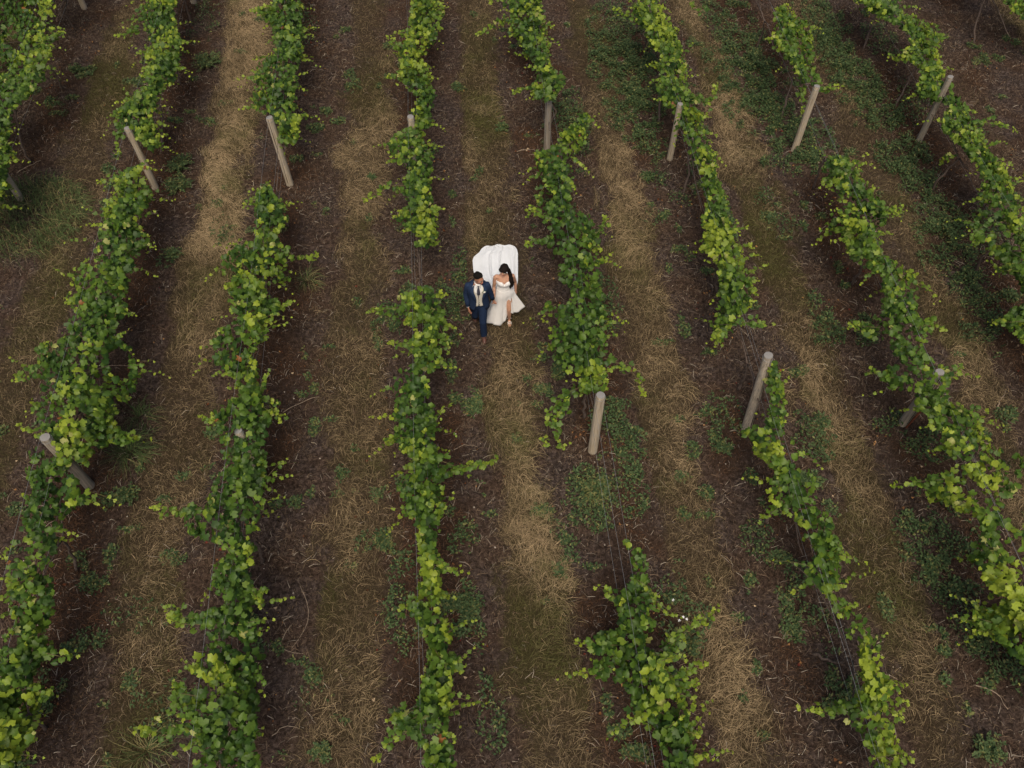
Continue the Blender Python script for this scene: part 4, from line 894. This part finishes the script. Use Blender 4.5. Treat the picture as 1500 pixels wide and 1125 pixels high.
    for nm, (s, e, w) in (('sleeve', (shR, elR, wrR)), ('sleeve', (shL, elL, wrL))):
        d = (w - e).normalized(); sx = -1 if s.x < 0 else 1
        bm = bmesh.new(); ring_tube(bm, [s + V((-sx * .05, 0, .012)), s + V((-sx * .0, 0, -.005)), s * .75 + e * .25, s * .4 + e * .6, e, e * .5 + w * .5, w - d * .018], [(.052, .055), (.064, .066), (.062, .064), (.057, .059), (.053, .055), (.050, .052), (.043, .044)], 16)
        ob = bm_obj(nm, bm, M_NAVY, j)
        bm = bmesh.new()
    bm.free()
    for sx, g in ((-1, 1), (1, 1)):
        bm = bmesh.new(); pts = []
        off = [(1.515, 1.12, .080, .080), (1.47, .78, .150, .112), (1.40, .62, .200, .146), (1.30, .50, .205, .156), (1.20, .42, .192, .150), (1.13, .36, .188, .146)]
        wd = [.02, .16, .34, .34, .26, .04]; L_, R_ = [], []
        for (z, a, rx, ry), wdt in zip(off, wd):
            a = a * (.66 if sx < 0 else .9)
            L_.append(bm.verts.new((sx * math.sin(a) * (rx + .012), -math.cos(a) * (ry + .012), z))); a2 = a + wdt; R_.append(bm.verts.new((sx * math.sin(a2) * (rx + .020), -math.cos(a2) * (ry + .020), z + .012)))
        for i in range(5): bm.faces.new((L_[i], L_[i + 1], R_[i + 1], R_[i]))
        lp = bm_obj('lapel', bm, M_NAVYL, j); solid(lp, .006)
    # buttonhole flower on his left lapel
    bm = bmesh.new(); c0 = V((.118, -.150, 1.385))
    for k in range(9):
        a = k * 2.4; ball(bm, c0 + V((math.cos(a) * .005 * k ** .6, -.004 * (9 - k) * .3, math.sin(a) * .006 * k ** .6)), (.013, .008, .012), sub=1)
    fl = bm_obj('boutonniere', bm, M_ROSE, o)
    bm = bmesh.new()
    for k in range(6): d = V((math.cos(k * 1.05), .1, math.sin(k * 1.05))); ring_tube(bm, [c0 + d * .01, c0 + d * .028, c0 + d * .042], [(.004, .003), (.010, .003), (.002, .002)], 6)
    bm_obj('sprig', bm, M_SPRIG, fl)
    # hair: short black top, faded sides
    bm = bmesh.new(); ball(bm, T(0, .020, .040), (.080 * 1.04, .092 * 1.04, .079 * 1.04), hr, 4)
    for v in bm.verts:
        l = hr.inverted() @ (v.co - hc); n_ = vnoise(np.array(l.x * 70 + 9), np.array(l.y * 70 + l.z * 50), 5); v.co += (v.co - T(0, .02, .04)).normalized() * float(n_ - .4) * .016
    kill = [v for v in bm.verts if (hr.inverted() @ (v.co - hc)).z < .048 + .45 * max(0, -.02 - (hr.inverted() @ (v.co - hc)).y)]
    bmesh.ops.delete(bm, geom=kill, context='VERTS'); h = bm_obj('hair', bm, M_HAIRD, o); solid(h, .004)
    bm = bmesh.new(); ball(bm, T(0, .026, .018), (.0795 * 1.04, .088 * 1.04, .084 * 1.04), hr, 4)
    kill = [v for v in bm.verts if (hr.inverted() @ (v.co - hc)).y < -.008 or (hr.inverted() @ (v.co - hc)).z < -.055]
    bmesh.ops.delete(bm, geom=kill, context='VERTS'); bm_obj('side_hair', bm, M_STUB, h)
    return o
groom()

# ---- the bride
def bride():
    bx, by = .645, 10.93; V = Vector
    shR, shL, elR, elL, wrR, wrL = V((-.165, 0, 1.33)), V((.165, .005, 1.33)), V((-.205, -.015, 1.06)), V((.225, .07, 1.07)), V((-.215, -.165, .90)), V((.235, .035, .84))
    hipR, hipL, kR, kL, aR, aL = V((-.08, 0, .88)), V((.08, 0, .88)), V((-.07, .05, .47)), V((.085, -.14, .47)), V((-.06, .16, .14)), V((.085, -.085, .105))
    hr = rz(-20, 0, 4); hc = V((.0, -.035, 1.545))
    bm = bmesh.new()
    ring_tube(bm, [(0, 0, .78), (0, .01, .90), (0, 0, 1.05), (0, -.005, 1.17), (0, -.01, 1.27), (0, 0, 1.345), (0, 0, 1.40)], [(.12, .09), (.165, .115), (.125, .095), (.145, .11), (.150, .105), (.13, .075), (.05, .05)], 20)
    ring_tube(bm, [(0, 0, 1.34), (0, -.008, 1.41), (0, -.022, 1.50)], [.055, .047, .047], 14)
    for s in (-1, 1): ball(bm, (s * .062, -.070, 1.205), (.052, .048, .055)); ball(bm, (s * .14, 0, 1.335), (.055, .05, .045))
    for s, e, w in ((shR, elR, wrR), (shL, elL, wrL)): ring_tube(bm, [s, s * .5 + e * .5, e, e * .45 + w * .55, w], [.047, .041, .034, .032, .022], 12)
    for h, k, a in ((hipR, kR, aR), (hipL, kL, aL)): ring_tube(bm, [h, h * .5 + k * .5, k, k * .6 + a * .4, a], [.085, .074, .052, .051, .031], 12)
    for a, pitch in ((aR, 30), (aL, -4)):
        M = Matrix.Rotation(math.radians(-pitch), 3, 'X'); q = lambda x, y, z: a + M @ V((x, y, z))
        ring_tube(bm, [q(0, .035, -.04), q(0, -.02, -.045), q(0, -.09, -.062), q(0, -.14, -.07)], [(.024, .026), (.027, .030), (.036, .018), (.032, .012)], 12)
        for i, l in enumerate((.028, .024, .020, .017, .013)): sx = (1 if a is aR else -1); ring_tube(bm, [q(sx * (.024 - .012 * i), -.135, -.072), q(sx * (.025 - .0125 * i), -.135 - l, -.075)], [.0075, .006], 8)
    add_hand(bm, wrR, elR, (-1, .1, 0), -1, .92, .5); add_hand(bm, wrL, elL, (-.6, .5, 0), -1, .92, .35)
    T = add_head(bm, hc, hr, .96, .93)
    o = bm_obj('person', bm, M_SKIN2, None, (bx, by, 0)); fuse(o, .0055, 3)
    tag(o, 'dark haired bride in a strapless white gown with a long spread train', 'person')
    face_bits(T, hr, .96, o)
    # bodice with a sweetheart neckline
    bm = bmesh.new(); seg = 60; R = []
    prof = [(.98, .134, .104), (1.04, .130, .102), (1.09, .133, .106), (1.14, .145, .120), (1.18, .158, .152), (1.22, .163, .164), (1.255, .162, .152), (1.28, .155, .118)]
    for i, (z, rx, ry) in enumerate(prof):
        row = []
        for k in range(seg):
            a = k * 2 * math.pi / seg; fr = max(0, math.cos(a)); dip = .075 * math.exp(-(math.sin(a) * rx / .028) ** 2) * (fr > 0) if i > 3 else 0
            back = .05 * max(0, -math.cos(a)); t = (i / 7.0) ** 2
            cleav = 1 - .16 * math.exp(-(math.sin(a) / .22) ** 2) * (1 if math.cos(a) > 0 and z > 1.14 else 0)
            y = -math.cos(a) * (ry if math.cos(a) > 0 else .108) * cleav; row.append(bm.verts.new((math.sin(a) * rx, y, z - (dip + back) * t + .004 * math.sin(14 * a + z * 30))))
        R.append(row)
    for A, Bn in zip(R, R[1:]):
        for k in range(seg): bm.faces.new((A[k], A[(k + 1) % seg], Bn[(k + 1) % seg], Bn[k]))
    dr = bm_obj('dress', bm, M_SATIN, o); solid(dr, .006, 1)
    # skirt: hem outline around the legs, folds widening downwards, slit over her left leg
    hem = [(-180, .30, .10), (-150, .34, .08), (-120, .38, .07), (-95, .40, .12), (-70, .41, .12), (-48, .36, .09), (-25, .25, .08), (-5, .18, .14), (16, .17, .26), (28, .20, .42), (48, .24, .36), (66, .31, .33), (82, .385, .40), (100, .34, .36), (125, .32, .22), (150, .30, .12), (180, .30, .10)]
    ha = np.array([h[0] for h in hem]); hR = np.array([h[1] for h in hem]); hZ = np.array([h[2] for h in hem])
    SL0, SL1 = math.radians(16), math.radians(29)
    bm = bmesh.new(); NR, seg = 26, 150; R = []
    for i in range(NR + 1):
        t = i / NR; row = []
        for k in range(seg + 1):
            op = max(0, (t - .50) / .50) ** .8; g0 = (SL0 + SL1) / 2 - (SL1 - SL0) * .5 * op; g1 = (SL0 + SL1) / 2 + (SL1 - SL0) * .55 * op
            a = g1 + (2 * math.pi + g0 - g1) * k / seg; ad = (math.degrees(a) + 180) % 360 - 180
            r1 = float(np.interp(ad, ha, hR)); z1 = float(np.interp(ad, ha, hZ))
            z = 1.0 * (1 - t) + z1 * t; top = .134 if True else 0
            hip = .022 * math.exp(-((t - .17) / .13) ** 2)
            r = top * (1 - t ** 1.05) + r1 * t ** 1.05 + hip
            fold = (math.sin(a * 9 + 1.3 * math.sin(a * 2) + t * 1.2) * .5 + math.sin(a * 17 + 2) * .25) * .045 * t ** 1.3 * (1.25 - .5 * abs(math.cos(a)))
            r += fold; el = .80 + .20 * t
            row.append(bm.verts.new((math.sin(a) * r, -math.cos(a) * r * el + .01 * t, z + .02 * math.sin(a * 6) * t)))
        R.append(row)
    for A, Bn in zip(R, R[1:]):
        for k in range(seg): bm.faces.new((A[k], A[k + 1], Bn[k + 1], Bn[k]))
    sk = bm_obj('skirt', bm, M_SATIN, dr); solid(sk, .004)
    # draped sash folds across the waist
    for i in range(4):
        bm = bmesh.new(); p = [V((math.sin(a) * .140, -math.cos(a) * .112, 1.01 + .03 * i - .035 * math.sin(a + .6))) for a in np.linspace(-1.5, 1.5, 12)]; ring_tube(bm, p, [(.012, .006)] * 12, 8, ref=(0, 0, 1)); bm_obj('waist_pleat', bm, M_SATIN, dr)
    # train: from the small of the back to the ground and spread behind her (ground outline in world metres)
    TL = [(11.06, -.13, .13, .98), (11.16, -.16, .16, .80), (11.30, -.20, .20, .58), (11.48, -.26, .25, .34), (11.68, -.34, .31, .16), (11.88, -.42, .36, .09), (12.10, -.51, .38, .06), (12.35, -.535, .40, .05), (12.62, -.535, .42, .05), (12.72, -.50, .43, .05), (12.84, -.38, .42, .05), (12.94, -.33, .38, .04), (13.0, -.27, .29, .03)]
    ty = np.array([q[0] for q in TL]); tl = np.array([q[1] for q in TL]); tr = np.array([q[2] for q in TL]); tz = np.array([q[3] for q in TL])
    NR, seg = 90, 90; yy = np.interp(np.linspace(0, 1, NR + 1), np.linspace(0, 1, len(ty)), ty); s = np.linspace(0, 1, seg + 1)
    S, YY = np.meshgrid(s, yy); Lf = np.interp(YY, ty, tl); Rt = np.interp(YY, ty, tr); Z = np.interp(YY, ty, tz)
    X = (Lf + (Rt - Lf) * S) * 1.05; tt = (YY - 11.06) / 1.94; cc = 2 * S - 1
    fan = cc * 1.0
    folds = 0
    for c0, wdt, amp in ((-.50, .16, .05), (-.28, .05, .09), (.08, .12, .04), (.22, .04, .08), (.58, .12, .05), (.86, .05, .04)):
        folds = folds + amp * np.exp(-np.abs((fan - c0 - .06 * np.sin(tt * 5 + c0 * 9)) / wdt) ** 1.6) * (0.35 + .65 * np.sin(np.clip(tt * 1.5 + .1 * c0, 0, 1) * np.pi * .9))
    bow = .11 * np.cos(cc * np.pi / 2) * np.clip(1 - tt, 0, 1) ** 1.5
    Z = Z * (1 - .35 * np.abs(cc) ** 3 * (tt < .5)) + .95 * folds * np.clip(tt * 3, .15, 1) * (1 - .8 * sst(.78, 1.0, tt)) + bow + .012 * fbm(X * 9 + 30, YY * 7, 7, 3)
    YY2 = YY + .018 * np.sin(cc * 7 + 1) * np.clip((tt - .72) * 4, 0, 1) - .04 * np.abs(cc) ** 2 * np.clip(tt * 2 - .4, 0, 1)
    Z = np.maximum(Z, .05)
    i = np.arange((NR + 1) * (seg + 1)).reshape(NR + 1, seg + 1); f = np.stack([i[:-1, :-1], i[:-1, 1:], i[1:, 1:], i[1:, :-1]], -1).reshape(-1, 4)
    me = np_mesh('train', np.stack([X + .57 + .05 - bx, YY2 - by, Z], -1), f, np.full(len(f), 4), M_TRAIN, None, True)
    solid(link('train', me, dr), .005)
    # sandals
    for a, pitch in ((aR, 30), (aL, -4)):
        M = Matrix.Rotation(math.radians(-pitch), 3, 'X'); q = lambda x, y, z: a + M @ V((x, y, z))
        bm = bmesh.new(); ring_tube(bm, [q(0, .055, -.075), q(0, 0, -.08), q(0, -.09, -.088), q(0, -.17, -.09)], [(.028, .007), (.028, .008), (.042, .007), (.028, .006)], 14); sd = bm_obj('sandal', bm, M_SANDAL, o)
        bm = bmesh.new(); ring_tube(bm, [q(0, .045, -.08), q(0, .05, -.105)], [.017, .012], 10); bm_obj('heel', bm, M_SANDAL, sd)
        for (y, z, rx, rzv) in ((-.10, -.064, .041, .024), (-.07, -.056, .039, .028), (.0, -.005, .036, .036)):
            bm = bmesh.new(); p = [q(math.cos(t) * rx, y, z + math.sin(t) * rzv) for t in np.linspace(-.3, math.pi + .3, 12)]; ring_tube(bm, p, [(.004, .011)] * 12, 6, ref=(0, 1, 0)); bm_obj('strap', bm, M_SANDAL, sd)
    # long dark hair over her left shoulder, with a fringe
    bm = bmesh.new(); ball(bm, T(0, .022, .034), (.088 * .96, .098 * .96, .086 * .96), hr, 4)
    for v in bm.verts:
        l = hr.inverted() @ (v.co - hc); v.co += (v.co - T(0, .02, .03)).normalized() * (float(vnoise(np.array(l.x * 90), np.array(l.z * 20 + l.y * 20), 9)) - .3) * .012
    kill = [v for v in bm.verts if (lambda l: l.y < -.045 and l.z < .030 or l.y < -.01 and l.z < -.0)(hr.inverted() @ (v.co - hc))]
    bmesh.ops.delete(bm, geom=kill, context='VERTS'); h = bm_obj('hair', bm, M_HAIRB, o); solid(h, .005)
    for i in range(22):
        a = i / 21.0; j = random.uniform(-1, 1); st = T(.02 + .05 * a + j * .01, .06 - .05 * a, .02 + .02 * j)
        pts = [st, V((.075 + .03 * a, .045 - .03 * a, 1.50)), V((.10 + .035 * a, .02 - .06 * a, 1.41)), V((.125 + .05 * j * .5 + .015 * a, -.02 - .06 * a, 1.32)), V((.135 + .03 * j, -.055 - .05 * a, 1.24)), V((.145 + .04 * j, -.06 - .05 * a, 1.15 + .05 * j)), V((.15 + .04 * j, -.065 - .045 * a, 1.10 + .05 * j))]
        bm = bmesh.new(); ring_tube(bm, pts, [.020, .026, .027, .025, .020, .012, .003], 8); bm_obj('hair_lock', bm, M_HAIRB, h)
    for i in range(9):
        a = -1 + i / 4.0; bm = bmesh.new(); ring_tube(bm, [T(a * .045, -.062, .085), T(a * .058, -.094, .055), T(a * .066, -.094, .026)], [(.012, .008), (.012, .006), (.004, .003)], 6); bm_obj('fringe', bm, M_HAIRB, h)
    for sx in (-1,):
        bm = bmesh.new(); ring_tube(bm, [T(sx * .07, .0, .05), T(sx * .086, -.005, -.01), T(sx * .082, .02, -.07), T(sx * .06, .06, -.10)], [.018, .022, .020, .01], 8); bm_obj('hair_lock', bm, M_HAIRB, h)
    return o
bride()
